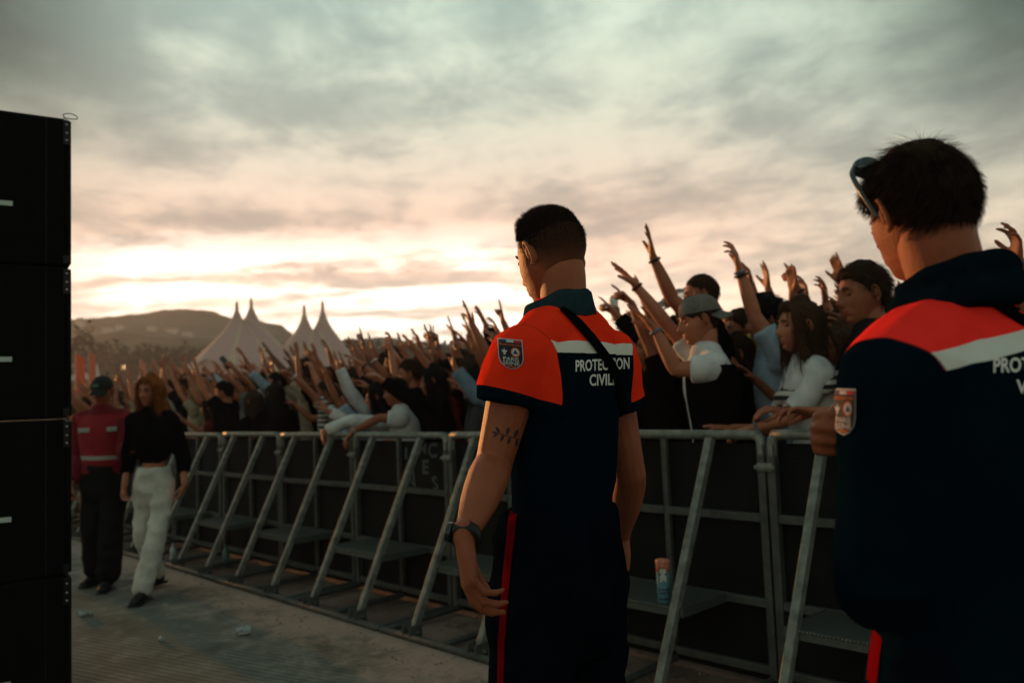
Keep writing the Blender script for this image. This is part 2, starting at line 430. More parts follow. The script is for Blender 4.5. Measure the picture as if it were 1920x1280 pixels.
# local frame of a section: x along the barrier (away), y towards the pit (negative bn), z up; origin under the top rail at the joint
def barrier_section():
    e = empty('barrier_section')
    g = G(); L = SW
    g.tube([(.028, 0, 1.10), (.032, 0, 1.165), (.06, 0, 1.19), (.12, 0, 1.193), (L - .12, 0, 1.193), (L - .06, 0, 1.19), (L - .032, 0, 1.165), (L - .028, 0, 1.10)], [.024] * 8, 14, sub=4)
    obj('top_rail', g, GALV, e)
    for x in (L * .25, L * .75):
        g = G()
        g.beam((x, .02, 1.175), (x, .565, .055), .045, .040, up=(1, 0, 0)); o = obj('strut', g, GALVD if False else GALV, e, smooth=False, bevel=.006)
        g = G().box((x - .04, .53, .012), (x - .028, .62, .10)).box((x + .028, .53, .012), (x + .04, .62, .10))
        g.tube([(x - .06, .575, .06), (x + .06, .575, .06)], [.012] * 2, 8)
        obj('foot_bracket', g, GALVD, o, smooth=False)
    for x in (.028, L - .028):
        g = G().box((x - .02, -.025, .05), (x + .02, .02, 1.15)); obj('post', g, GALVD, e, smooth=False, bevel=.004)
    g = G().box((L / 2 - .016, -.02, .08), (L / 2 + .016, .012, 1.172)); obj('middle_post', g, GALVD, e, smooth=False, bevel=.004)
    for z in (.80, .40, .09):
        g = G().box((.048, -.018, z - .02), (L / 2 - .016, .016, z + .02)).box((L / 2 + .016, -.018, z - .02), (L - .048, .016, z + .02)); obj('crossbar', g, GALVD, e, smooth=False, bevel=.004)
    g = G().box((.02, -.036, .03), (L - .02, -.028, 1.15)); obj('mesh_panel', g, PANEL, e, smooth=False)
    # base: tube along the pit edge, arms going back over the ground
    g = G(); g.tube([(.02, .60, .032), (L - .02, .60, .032)], [.022] * 2, 10)
    g.tube([(.04, .61, .03), (.04, -.02, .045)], [.02] * 2, 8).tube([(L - .04, .61, .03), (L - .04, -.02, .045)], [.02] * 2, 8)
    g.tube([(L * .5, .60, .03), (L * .5, .0, .045)], [.02] * 2, 8)
    obj('base_frame', g, GALVD, e)
    g = G(); x0, x1 = L * .25 - .03, L * .75 + .03; z = .41
    g.box((x0, .03, z), (x1, .39, z + .012)).box((x0, .378, z - .03), (x1, .392, z - .001))
    g.box((x0 - .012, .03, z - .03), (x0 - .001, .392, z + .014)).box((x1 + .001, .03, z - .03), (x1 + .012, .392, z + .014))
    o = obj('step', g, PALU, e, smooth=False)
    g = G()
    for k in range(40): g.tube([(x0 + .01 + (x1 - x0 - .02) * k / 39, .392, z + .006), (x0 + .01 + (x1 - x0 - .02) * k / 39, .398, z + .006)], [.004] * 2, 5)
    obj('step_teeth', g, GALV, o)
    g = G().beam((L - .055, .03, 1.04), (L + .05, .03, 1.04), .02, .02).box((L - .04, -.01, 1.02), (L + .04, .03, 1.06)); obj('joint_bolt', g, GALV, e, smooth=False, bevel=.003)
    return e
def s_of(px, D):     # barrier coordinate s at which a point at distance D shows at this column (near the horizon)
    d = ray(px, 813 - .04 * (px + 523)); d = Vector((d.x, d.y, 0)); t = D / d.dot(bn)
    return (d * t).dot(bd)
sj = s_of(1430, DB)  # the joint post seen right of the middle guard
proto = barrier_section()
NSEC = 12
secs = []
where = ['first section, at the right edge of the picture behind the guard in the hooded jacket', 'section with a printed carton on its step, right of the middle guard', 'section hidden mostly behind the middle guard', 'section with faded paint marks on its mesh panel', 'section just beyond the one with paint marks', 'section under the white sleeved arm hanging over the rail', 'section under the long haired people in black', 'section beside the walking woman in white trousers', 'section behind the walking woman in white trousers', 'section behind the man in the red jacket']
for i in range(NSEC):
    o = proto if i == 0 else copy_tree(proto)
    s = sj + (i - 2) * SW; jr = random.Random(i)
    o.location = PB(DB + jr.uniform(-.008, .008), s, jr.uniform(-.004, .004)); o.rotation_euler = (R(jr.uniform(-.35, .35)), R(jr.uniform(-.25, .25)), BROT + R(jr.uniform(-.3, .3)))
    lab = ('steel crowd barrier ' + where[i]) if i < 10 else ['steel crowd barrier section glimpsed between the legs of the man in red', 'small dim steel barrier section farthest along the pit'][i - 10]
    tag(o, ' '.join(lab.replace(',', '').split()[:16]), 'barrier', 'crowd barrier sections along the pit')
    secs.append(o)
# ------------------------------------------------------------------ human toolkit
# a figure stands at the local origin, faces +Y, right hand is +X; z up
def V3(*a): return Vector(a)
def head_geo(nu=56, nv=46, nose=1.0, jaw=1.0):
    """head centred between the ears, chin at z=-.118; returns G (slot 0 skin, 1 dark eye/brow), attributes"""
    t = np.arange(nu) / nu * 2 * np.pi
    az = t - .42 * np.sin(t)
    ph = np.linspace(-np.pi / 2, np.pi / 2, nv)[1:-1]
    A, Ph = np.meshgrid(az, ph)
    A = A.ravel(); Ph = Ph.ravel()
    A = np.append(A, [0, 0]); Ph = np.append(Ph, [-np.pi / 2, np.pi / 2])
    cz = np.sin(Ph); r = np.cos(Ph); r = np.where(cz < 0, np.abs(r) ** .72, np.abs(r) ** .92)
    z = .118 * cz
    W = np.interp(z, [-.118, -.105, -.08, -.04, .0, .05, .118], [.56 * jaw, .60 * jaw, .74 * jaw, .91, .97, 1.03, .98])
    Fd = np.interp(z, [-.118, -.10, -.06, -.02, .03, .06, .118], [.80, .88, .93, .94, .96, .98, .86])
    Bk = np.interp(z, [-.118, -.08, -.04, 0, .05, .118], [.30, .62, .88, 1.02, 1.10, 1.0])
    x = .076 * W * r * np.sin(A)
    c = np.cos(A); y = .094 * r * c * np.where(c > 0, Fd, Bk)
    y = y + np.interp(z, [-.118, -.06, 0, .06, .118], [.022, .010, 0, 0, -.004])
    f = np.clip(y / .03, 0, 1) * (c > 0)
    def ga(x0, s): return np.exp(-((np.abs(x) - x0) / s) ** 2)
    def gz(z0, s): return np.exp(-((z - z0) / s) ** 2)
    y0 = y.copy()
    nz = np.interp(z, [-.050, -.044, -.036, -.028, -.01, .012, .028], [0, .010, .022, .026, .016, .007, 0])
    y = y + f * nz * nose * np.exp(-(x / np.interp(z, [-.04, .01], [.014, .009])) ** 2)
    y = y + f * (.006 * ga(.026, .022) * gz(.026, .010) - .012 * ga(.031, .014) * gz(.006, .013))
    y = y + f * .006 * ga(0, .024) * (gz(-.061, .0055) + gz(-.073, .006)) - f * .004 * ga(0, .02) * (gz(-.0670, .0025) + gz(-.084, .006))
    y = y + f * .007 * ga(0, .02) * gz(-.101, .012)
    y = y - f * .004 * ga(.040, .016) * gz(-.055, .02)
    x = x * (1 + f * .05 * gz(-.012, .022) * (np.abs(x) > .04))
    lip = f * np.exp(-(x / .021) ** 4) * np.exp(-((z + .067) / .0095) ** 4)
    V = np.stack([x, y, z], 1); n = nv - 2; F = []
    for i in range(n - 1):
        for k in range(nu):
            k2 = (k + 1) % nu
            F.append((i * nu + k2, i * nu + k, (i + 1) * nu + k, (i + 1) * nu + k2))
    b, tp = len(V) - 2, len(V) - 1; o = (n - 1) * nu
    for k in range(nu):
        k2 = (k + 1) % nu
        F.append((k, k2, b)); F.append((o + k2, o + k, tp))
    g = G(V, F); nskull = len(V)
    for sx in (-1, 1):
        e = G(); Rm = Matrix.Translation((sx * .0735, -.008, -.004)) @ Matrix.Rotation(R(-12), 4, 'X') @ Matrix.Rotation(sx * R(14), 4, 'Z') @ Matrix.Diagonal((1, .78, .95, 1))
        pts = []
        for k in range(11):
            a = R(-60 + 27 * k) if True else 0
            pts.append((sx * (.012 + .004 * math.sin(a)), -.016 * math.cos(R(-100 + 26 * k)) * 1.0 - .004, .031 * math.sin(R(-100 + 26 * k)) * (1 if k > 3 else .92)))
        e.tube(pts, [.004] * 3 + [.0048] * 6 + [.004, .003], 7, sub=2)
        e.tube([(sx * -.004, 0, 0), (sx * .006, -.004, 0), (sx * .0095, -.006, .0)], [(.013, .024), (.013, .025), (.011, .022)], 12, ref=(0, 1, 0))
        e.tube([(sx * .006, -.006, -.022), (sx * .010, -.003, -.031)], [.007, .0055], 8)
        e.tube([(sx * .004, .010, -.003), (sx * .009, .008, -.006)], [.005, .004], 7)
        e.tube([(sx * .011, -.010, .016), (sx * .013, -.002, .008), (sx * .012, -.002, -.008)], [.0035, .003, .003], 6, sub=2)
        g.add(e.xf(Rm))
        e = G(); e.tube([(sx * .031, .0705, .007), (sx * .031, .078, .007)], [.0125, .009], 10)
        g.add(e, 0)
        e = G(); e.tube([(sx * .020, .0815, .0065), (sx * .031, .0825, .0075), (sx * .042, .0765, .0055)], [(.0035, .002)] * 3, 7, ref=(0, 0, 1)); g.add(e, 1)
        e = G(); e.tube([(sx * .014, .0905, .0245), (sx * .028, .0915, .0300), (sx * .046, .079, .0255)], [(.0042, .0022), (.0046, .0024), (.002, .0012)], 7, ref=(0, 0, 1), sub=3); g.add(e, 1)
    lip = np.append(lip, np.zeros(len(g.V) - nskull))
    return g, lip, nskull

def scalp_mask(V, front=.068, side=.012, nape=-.062, soft=.014):
    az = np.abs(np.arctan2(V[:, 0], V[:, 1]))            # 0 front .. pi back
    line = np.interp(az, [0, .55, .95, 1.25, 1.45, 1.75, 2.1, 2.6, 3.15], [front, front - .002, front - .022, side + .018, side - .008, side + .012, -.03, nape, nape])
    return np.clip((V[:, 2] - line) / soft, 0, 1)

def hair_shell(thick=.012, lump=.004, seed=0, top=0.0, mask=None, **kw):
    g, lip, n = head_geo(64, 52)
    V = g.V[:n]; F = [f for f in g.F if max(f) < n]
    m = mask(V) if mask else scalp_mask(V, **kw)
    N = normals(V, F)
    nz = fbm(V * 38 + seed, 3)
    up = np.clip(V[:, 2] / .118, 0, 1)
    V = V + N * (m * (thick + top * up + lump * nz) - .004 * (1 - np.clip(m * 4, 0, 1)))[:, None]
    F = [f for f in F if max(m[list(f)]) > 0]
    return G(V, F)

def strands(n, length, comb, width=.0012, seed=0, seg=3, mask=None, lift=.5, jitter=.25, grav=.0, thick=.0, minm=.35, **kw):
    """ribbons of hair rooted on the scalp; comb(p) gives the lying direction"""
    rg = np.random.default_rng(seed)
    g, lip, ns = head_geo(56, 46); V = g.V[:ns]; F = [f for f in g.F if max(f) < ns and len(f) == 4]
    N = normals(V, F); m = scalp_mask(V, **kw) if mask is None else mask(V)
    F = np.array(F); fm = m[F].mean(1); ar = np.linalg.norm(np.cross(V[F[:, 2]] - V[F[:, 0]], V[F[:, 3]] - V[F[:, 1]]), axis=1)
    pr = ar * np.where(fm > minm, 1.0, 0); pr = pr / pr.sum()
    idx = rg.choice(len(F), n, p=pr); w = rg.dirichlet([1, 1, 1, 1], n)
    P = (V[F[idx]] * w[:, :, None]).sum(1); Nn = (N[F[idx]] * w[:, :, None]).sum(1)
    mm = (m[F[idx]] * w).sum(1)
    P = P + Nn * (thick * mm)[:, None]
    L = length(P, mm) if callable(length) else np.full(n, length)
    L = L * rg.uniform(.7, 1.15, n)
    cdir = comb(P); 
    D = Nn * lift + cdir + rg.normal(0, jitter, (n, 3)); D /= np.linalg.norm(D, axis=1, keepdims=True)
    pts = [P - Nn * .002]
    for k in range(seg):
        D = D + cdir * .25 + np.array([0, 0, -grav]); D = D + rg.normal(0, jitter * .3, (n, 3)); D /= np.linalg.norm(D, axis=1, keepdims=True)
        pts.append(pts[-1] + D * (L / seg)[:, None])
    S = np.cross(D, rg.normal(0, 1, (n, 3))); S /= np.linalg.norm(S, axis=1, keepdims=True)
    VV = []; FF = []
    wd = np.linspace(1, .25, seg + 1) * width
    for k in range(seg + 1):
        VV.append(pts[k] - S * wd[k] / 2); VV.append(pts[k] + S * wd[k] / 2)
    VV = np.stack(VV, 1).reshape(-1, 3); st = 2 * (seg + 1)
    base = np.arange(n) * st
    for k in range(seg):
        q = np.stack([base + 2 * k, base + 2 * k + 1, base + 2 * k + 3, base + 2 * k + 2], 1); FF += q.tolist()
    return G(VV, [tuple(f) for f in FF])

def comb_back(P):    # away from the forehead, down the sides and the back
    d = np.stack([P[:, 0] * 4, -np.ones(len(P)) * .6, -np.ones(len(P)) * .7], 1); return d / np.linalg.norm(d, axis=1, keepdims=True)
def comb_down(P):
    c = P - np.array([0, -.045, 0]); d = np.stack([c[:, 0], c[:, 1], -np.abs(c[:, 2]) * .4 - .07], 1)
    N = P / np.linalg.norm(P, axis=1, keepdims=True); d = d - N * (d * N).sum(1)[:, None] * .9
    return d / (np.linalg.norm(d, axis=1, keepdims=True) + 1e-9)

HANDS = {  # spread, curls of index..little (three joints each, degrees), thumb (out, curl)
    'open': (1.3, [(4, 6, 5), (2, 5, 4), (5, 8, 6), (10, 12, 8)], (1.0, 6)),
    'reach': (.8, [(10, 14, 10), (6, 12, 8), (12, 18, 12), (22, 24, 14)], (.9, 12)),
    'claw': (1.2, [(22, 32, 22), (14, 28, 20), (20, 34, 24), (30, 40, 26)], (1.1, 20)),
    'relaxed': (.3, [(20, 28, 16), (26, 34, 20), (32, 38, 24), (36, 42, 26)], (.45, 18)),
    'hang': (.25, [(30, 34, 18), (38, 44, 26), (44, 50, 30), (48, 52, 30)], (.35, 22)),
    'point': (.3, [(4, 6, 4), (62, 80, 50), (70, 85, 50), (74, 85, 50)], (.3, 40)),
    'fist': (.1, [(74, 88, 55), (78, 90, 55), (80, 90, 55), (82, 90, 55)], (.2, 45)),
    'grip': (.25, [(48, 52, 35), (54, 56, 38), (58, 60, 40), (60, 62, 42)], (.6, 30)),
    'flat': (.25, [(6, 6, 4), (4, 5, 4), (5, 6, 4), (8, 8, 5)], (.6, 10)),
    'vee': (.9, [(3, 4, 3), (2, 4, 3), (75, 88, 50), (78, 88, 50)], (.2, 45)),
}
def hand(g, wr, d, n, right, pose='open', k=1.0, fr=1.0):
    wr = Vector(wr); d = Vector(d).normalized(); n = Vector(n); n = (n - d * n.dot(d))
    n = n.normalized() if n.length > 1e-4 else d.orthogonal().normalized()
    s = d.cross(n) if right else n.cross(d)
    sp, cu, th = HANDS[pose]
    P = lambda a, b, c: wr + d * a * k + s * b * k + n * c * k
    g.tube([P(-.02, 0, 0), P(.0, 0, 0), P(.025, .002, 0), (P(.055, .001, .001)), P(.088, -.001, 0)], [(.0255 * k, .020 * k), (.026 * k, .0185 * k), (.034 * k, .018 * k), (.040 * k, .0155 * k), (.039 * k, .011 * k)], 14, ref=s, sub=2)
    g.tube([P(.02, .020, .006), P(.05, .026, .008)], [.016 * k, .013 * k], 8)
    tips = []
    for i, (bx, by, ln, r, a) in enumerate(((.088, .029, .90, 1.0, 11), (.092, .0095, 1.0, 1.03, 2), (.089, -.0105, .93, .97, -6), (.081, -.029, .74, .86, -15))):
        ang = R(a * sp); dd = d * math.cos(ang) + s * math.sin(ang)
        p = P(bx, by, 0); pts = [p - dd * .02 * k, p]; rr = [.0100 * r * k * fr, .0098 * r * k * fr]; bend = 0
        for L, c, q in zip((.044, .027, .022), cu[i], (.0086, .0080, .0064)):
            bend += R(c); v = dd * math.cos(bend) + n * math.sin(bend)
            p1 = p + v * L * ln * k
            pts += [p + v * L * ln * k * .5, p1]; rr += [q * 1.0 * r * k * fr, (q * 1.06) * r * k * fr]; p = p1
        rr[-1] *= .85
        g.tube(pts, rr, 8); tips.append(p)
    out, c = th
    dd = (d * .75 + s * (.75 * out) + n * .30).normalized(); p = P(.022, .020, .006)
    pts = [p]; rr = [.0145 * k]
    for L, q, cc in ((.042, .0125, 0), (.032, .0100, c), (.026, .0088, c)):
        dd = (dd + (n * .55 - s * .55 + d * .35) * math.sin(R(cc))).normalized()
        p1 = p + dd * L * k; pts += [p + dd * L * .5 * k, p1]; rr += [q * 1.04 * k * fr, q * .98 * k * fr]; p = p1
    rr[-1] *= .85
    g.tube(pts, rr, 9)
    return P(.085, 0, .03), tips

def spine(k, lean=(0, 0)):
    lx, ly = lean
    return [V3(0, 0, .93) * k, V3(lx * .3, ly * .3, 1.08 * k), V3(lx * .75, ly * .75, 1.30 * k), V3(lx, ly - .012 * k, 1.515 * k)]
def torso(g, k, lean=(0, 0), inf=0.0, b=1.0, z0=.84, neck=True, fem=False, shrug=0.0, traps=.0):
    lx, ly = lean
    rows = [(.80, .12, .09), (.86, .158, .112), (.93, .166, .118), (1.0, .155, .108), (1.08, .140, .098), (1.18, .148, .105), (1.28, .165, .115), (1.36, .172, .115), (1.43, .160, .100), (1.475, .12, .082), (1.51, .075, .066), (1.535, .058, .06)]
    if fem: rows = [(.80, .12, .09), (.86, .168, .115), (.93, .172, .118), (1.0, .150, .102), (1.08, .122, .086), (1.18, .130, .096), (1.28, .150, .122), (1.34, .152, .112), (1.41, .142, .092), (1.46, .10, .074), (1.51, .06, .056), (1.535, .05, .052)]
    pts, rad = [], []
    for z, a, c in rows:
        if z < z0: continue
        if not neck and z > 1.52: continue
        t = min(max((z - .93) / .58, 0), 1)
        bb = b if z < 1.5 else 1.0
        pts.append(V3(lx * t, ly * t - .008 * math.sin(t * 3.14), (z + (shrug if z > 1.4 else 0)) * k)); rad.append((a * k * bb + inf, c * k * bb ** .7 + inf))
    g.tube(pts, rad, 28, ref=(1, 0, 0), sub=2)
    for sx in (-1, 1):
        g.tube([(lx + sx * .01, ly - .01, (1.475 + traps + shrug) * k), (lx + sx * .09 * k * b, ly * .98 - .012, (1.465 + traps * .6 + shrug) * k), (lx * .95 + sx * .165 * k * b, ly * .95 - .008, (1.435 + shrug) * k)], [.058 * k + inf * .7, .055 * k + inf * .8, .058 * k * b + inf * .8], 14, sub=2)
def shoulder(k, sx, lean=(0, 0), b=1.0, shrug=0.0):
    return V3(lean[0] * .95 + sx * .178 * k * b, lean[1] * .95 - .008, (1.432 + shrug) * k)
def armtube(g, S, E, W, k=1.0, m=1.0, sleeve=None, inf=0.0):
    S, E, W = Vector(S), Vector(E), Vector(W)
    if sleeve is None:
        g.tube([S, S.lerp(E, .25), S.lerp(E, .6), S.lerp(E, .92)], [.054 * k * m, .052 * k * m, .045 * k * m, .039 * k * m], 14, sub=2)
        g.tube([S.lerp(E, .85), E, E.lerp(W, .22), E.lerp(W, .55), E.lerp(W, .85), W], [.039 * k * m, .0385 * k * m, .0415 * k * m, .036 * k * m, (.0270 * k), (.0245 * k)], 14, sub=2)
    else:
        f = sleeve; i = inf
        if f <= 1.0:
            g.tube([S, S.lerp(E, f * .5), S.lerp(E, f)], [.056 * k * m + i, .052 * k * m + i * 1.2, .048 * k * m + i * 1.25], 18, sub=3, flat=(False, True))
        else:
            f2 = f - 1
            g.tube([S, S.lerp(E, .4), S.lerp(E, .92)], [.056 * k * m + i, .049 * k * m + i * 1.2, .042 * k * m + i * 1.2], 16, sub=3)
            g.tube([S.lerp(E, .86), E, E.lerp(W, f2 * .5), E.lerp(W, f2)], [.043 * k * m + i * 1.1, .041 * k * m + i * 1.1, .038 * k * m + i * 1.1, .031 * k * m + i * 1.1], 16, sub=3, flat=(False, True))
def legtube(g, hip, knee, ank, k=1.0, inf=0.0, straight=0.0, upto=1.0, m=1.0):
    hip, knee, ank = Vector(hip), Vector(knee), Vector(ank)
    s = straight
    g.tube([hip + V3(0, 0, .02), hip.lerp(knee, .35), hip.lerp(knee, .9)], [.088 * k * m + inf, .080 * k * m + inf, .058 * k * m + inf * 1.2 + s * .012], 18, sub=2)
    e = knee.lerp(ank, upto)
    g.tube([hip.lerp(knee, .85), knee, knee.lerp(ank, .3 * upto), knee.lerp(ank, .7 * upto), e], [.058 * k * m + inf * 1.2 + s * .012, .056 * k * m + inf * 1.2 + s * .016, .054 * k * m + inf * 1.2 + s * .022, .042 * k * m + inf * 1.3 + s * .034, .036 * k * m + inf * 1.4 + s * .042], 18, sub=2)
def boot(g, ank, yaw=0.0, k=1.0, pitch=0.0, shaft=.12, f=1.0):
    e = G()
    e.tube([(0, -.055, -.045), (0, .0, -.045), (0, .08, -.05), (0, .15, -.058), (0, .185, -.062)], [(.034, .044), (.040, .046), (.043, .036), (.043, .028), (.036, .022)], 16, ref=(1, 0, 0), sub=2)
    e.tube([(0, -.012, -.03), (0, -.012, shaft)], [.045, .047], 16)
    e.box((-.042, -.092, -.096), (.042, .20, -.078))
    g.add(e.xf(Matrix.Translation(ank) @ Matrix.Rotation(yaw, 4, 'Z') @ Matrix.Rotation(pitch, 4, 'X') @ Matrix.Scale(k * f, 4)))

def figure(H=1.78, loc=(0, 0, 0), rz=0.0, build=1.0, lean=(0, 0), head=(0, 0, 0), arms=None, legs=None, hs=1.0, fem=False, muscle=1.0,
           skinm=None, vox=.0055, hd=(56, 46), nose=1.0, label=None, group=None, shrug=0.0, scalp=None, headoff=(0, 0, 0), shoes=True, name='person', traps=0.0, neckr=1.0, shoem=None):
    """arms = {'L': dict(E=,W=,d=,n=,pose=), 'R': ...} in local space"""
    k = H / 1.80; arms = arms or {}
    nb = spine(k, lean)[3]
    hc = nb + V3(0, .030, .168) * k + V3(lean[0] * .15, lean[1] * .15, 0) + Vector(headoff)
    Mh = Matrix.Translation(hc) @ Matrix.Rotation(head[0], 4, 'Z') @ Matrix.Rotation(head[1], 4, 'X') @ Matrix.Rotation(head[2], 4, 'Y') @ Matrix.Scale(k * hs, 4)
    g = G(); torso(g, k, lean, -.014, build, fem=fem, shrug=shrug, traps=traps)
    hb = Mh @ V3(0, -.026, -.045)
    g.tube([nb + V3(0, 0, -.07 * k), nb + V3(0, .004, .01), nb.lerp(hb, .55), hb], [.068 * k * neckr, .060 * k * neckr, (.056 * k * neckr, .058 * k * neckr), (.055 * k * neckr, .060 * k * neckr)], 20, sub=2)
    L = legs or {}
    hipL, hipR = V3(-.088 * k, 0, .90 * k), V3(.088 * k, 0, .90 * k)
    lg = {'L': (hipL, V3(-.10 * k, .015, .50 * k), V3(-.105 * k, -.02, .095 * k), 0.1), 'R': (hipR, V3(.10 * k, .015, .50 * k), V3(.105 * k, -.02, .095 * k), -0.1)}
    for s_ in L: lg[s_] = (lg[s_][0], Vector(L[s_][0]), Vector(L[s_][1]), L[s_][2])
    for s_ in 'LR': legtube(g, *lg[s_][:3], k, -.012)
    body = voxel(g, .016, 4)
    info = dict(k=k, lean=lean, legs=lg, Mh=Mh, arms={}, hc=hc, nb=nb)
    for s_, sx in (('L', -1), ('R', 1)):
        a = arms.get(s_)
        S = shoulder(k, sx, lean, build, shrug)
        if a is None: a = dict(E=S + V3(sx * .05, -.02, -.29 * k), W=S + V3(sx * .06, .05, -.53 * k), d=(0, .15, -1), n=(-sx, 0, 0), pose='relaxed')
        ga_ = G(); E, W_ = Vector(a['E']), Vector(a['W'])
        S2 = S + V3(0, 0, max(0, min(.05, (E.z - S.z) * .2)))
        armtube(ga_, S2, E, W_, k, muscle * (.82 if fem else 1))
        pal, tips = hand(ga_, W_, a['d'], a['n'], s_ == 'R', a.get('pose', 'reach'), k * (.92 if fem else 1), a.get('fr', 1.12))
        body.add(voxel(ga_, vox, 2, .5))
        info['arms'][s_] = dict(S=S2, E=E, W=W_, palm=pal, tips=tips, d=Vector(a['d']).normalized(), n=Vector(a['n']))
    hg, lip, ns = head_geo(*hd, nose=nose, jaw=.92 if fem else 1.0)
    sc_ = np.zeros(len(hg.V))
    if scalp: sc_[:ns] = scalp(hg.V[:ns])
    hg.xf(Mh)
    nb_ = len(body.V); body.add(hg)
    z = np.zeros(nb_)
    o = obj(name, body, [skinm, DARKEYE], None, attrs={'scalp': np.concatenate([z, sc_]), 'lip': np.concatenate([z, lip])})
    o.location = loc; o.rotation_euler = (0, 0, rz)
    tag(o, label, 'person', group)
    info['o'] = o; info['M'] = Matrix.Translation(loc) @ Matrix.Rotation(rz, 4, 'Z')
    if shoes:
        for s_ in 'LR':
            b_ = G(); boot(b_, lg[s_][2], lg[s_][3], k); obj('shoe', b_, shoem or BLACKSHOE, o)
    return info

def trousers(info, m, inf=.012, straight=.6, upto=.97, vox=.012, fem=False, build=1.0, waist=1.06, seed=0, amp=.006, name='trousers'):
    k = info['k']; g = G(); lx, ly = info['lean']
    rows = [(.76, .115, .085), (.82, .145, .108), (.88, .160, .118), (.95, .166, .118), (waist, .146 if not fem else .130, .102)]
    g.tube([V3(0, 0, z * k) for z, a, c in rows], [(a * k * build + inf, c * k * build + inf) for z, a, c in rows], 26, ref=(1, 0, 0), sub=2, flat=True)
    for s_ in 'LR': legtube(g, *info['legs'][s_][:3], k, inf, straight, upto, build)
    v = voxel(g, vox, 4); wrinkle(v, amp, (7, 7, 9), off=seed)
    o = obj(name, v, m, info['o']); return o, v
def shirt(info, m, sleeve=.62, inf=.014, vox=.010, fem=False, build=1.0, z0=.88, amp=.004, seed=0, name='shirt', shrug=0.0, muscle=1.0, sleeves=('L', 'R'), f=(8, 8, 5), hem=None, traps=0.0, it=4):
    k = info['k']; g = G(); torso(g, k, info['lean'], inf, build, z0, False, fem, shrug, traps)
    for s_ in sleeves:
        a = info['arms'][s_]
        armtube(g, a['S'], a['E'], a['W'], k, muscle * (.85 if fem else 1), sleeve, inf)
    v = voxel(g, vox, it); wrinkle(v, amp, f, off=seed)
    o = obj(name, v, m, info['o']); return o, v

def headpart(info, g, name, m, **kw):
    return obj(name, g.xf(info['Mh']), m, info['o'], **kw)
def hair_short(info, m, seed=0, n=1800, L=.035, thick=.010, top=.006, lift=.8, width=.0022, comb=comb_down, lump=.005, **kw):
    o = headpart(info, hair_shell(thick, lump, seed, top, **kw), 'hair', m)
    if n:
        s = strands(n, L, comb, width, seed, lift=lift, thick=thick + .003, **kw); headpart(info, s, 'hair_tufts', m).parent = o
    return o
def hair_long(info, m, seed=0, length=.34, n=1500, w=.11, back=.075, vox=.009):
    g = G(); 
    g.tube([(0, -.012, .119), (0, -.014, .09), (0, -.018, .05), (0, -.026, .0), (0, -.036, -.05), (0, -.052, -.11), (0, -.062, -.20), (0, -.068, -length)],
           [(.042, .045), (.070, .088), (.088, .106), (.092, .098), (.090, .082), (w * .92, .064), (w, .052), (w * .8, .032)], 26, ref=(1, 0, 0), sub=3)
    for sx in (-1, 1):
        g.tube([(sx * .02, .062, .106), (sx * .066, .052, .06), (sx * .082, .040, 0), (sx * .086, .030, -.07), (sx * .090, .018, -.15), (sx * .088, .005, -length * .9)], [.018, .020, .018, .020, .024, .016], 10, sub=3)
    v = voxel(g, vox, 3)
    # open the face: pull the front back to the forehead line
    V = v.V; fr = (V[:, 1] > .055) & (V[:, 2] < .072) & (np.abs(V[:, 0]) < .062)
    V[fr, 1] = .055 - .02
    wrinkle(v, .0045, (55, 55, 7), off=seed)
    o = headpart(info, v, 'hair', m)
    rg = np.random.default_rng(seed)
    if n:
        N = normals(v.V, v.F); idx = rg.integers(0, len(v.V), n); P = v.V[idx] + N[idx] * .001
        info_inv = info['Mh'].to_3x3(); dn = np.array(info_inv @ Vector((0, -.1, -1)).normalized())
        L_ = rg.uniform(.05, .13, n) * info['k']; D = dn + N[idx] * .12 + rg.normal(0, .10, (n, 3)); S = np.cross(D, rg.normal(0, 1, (n, 3))); S /= np.linalg.norm(S, axis=1, keepdims=True)
        a, b, c = P, P + D * (L_ * .5)[:, None], P + D * L_[:, None] + rg.normal(0, .006, (n, 3)); wd = .0013
        VV = np.stack([a - S * wd, a + S * wd, b - S * wd * .8, b + S * wd * .8, c - S * wd * .2, c + S * wd * .2], 1).reshape(-1, 3); q = np.arange(n) * 6
        FF = np.concatenate([np.stack([q, q + 1, q + 3, q + 2], 1), np.stack([q + 2, q + 3, q + 5, q + 4], 1)]).tolist()
        obj('hair_tufts', G(VV, [tuple(f) for f in FF]), m, o)
    return o
def bracelet(info, s_, m, t=.93, w=.012, r=.031, name='bracelet'):
    a = info['arms'][s_]; k = info['k']; c = a['E'].lerp(a['W'], t); d = (a['W'] - a['E']).normalized(); g = G()
    rr = (.0255 + (1 - t) * .07) * k + .004
    g.tube([c - d * w / 2, c - d * w * .3, c + d * w * .3, c + d * w / 2], [rr, rr + .0025, rr + .0025, rr], 16, flat=True)
    return obj(name, g, m, info['o'])

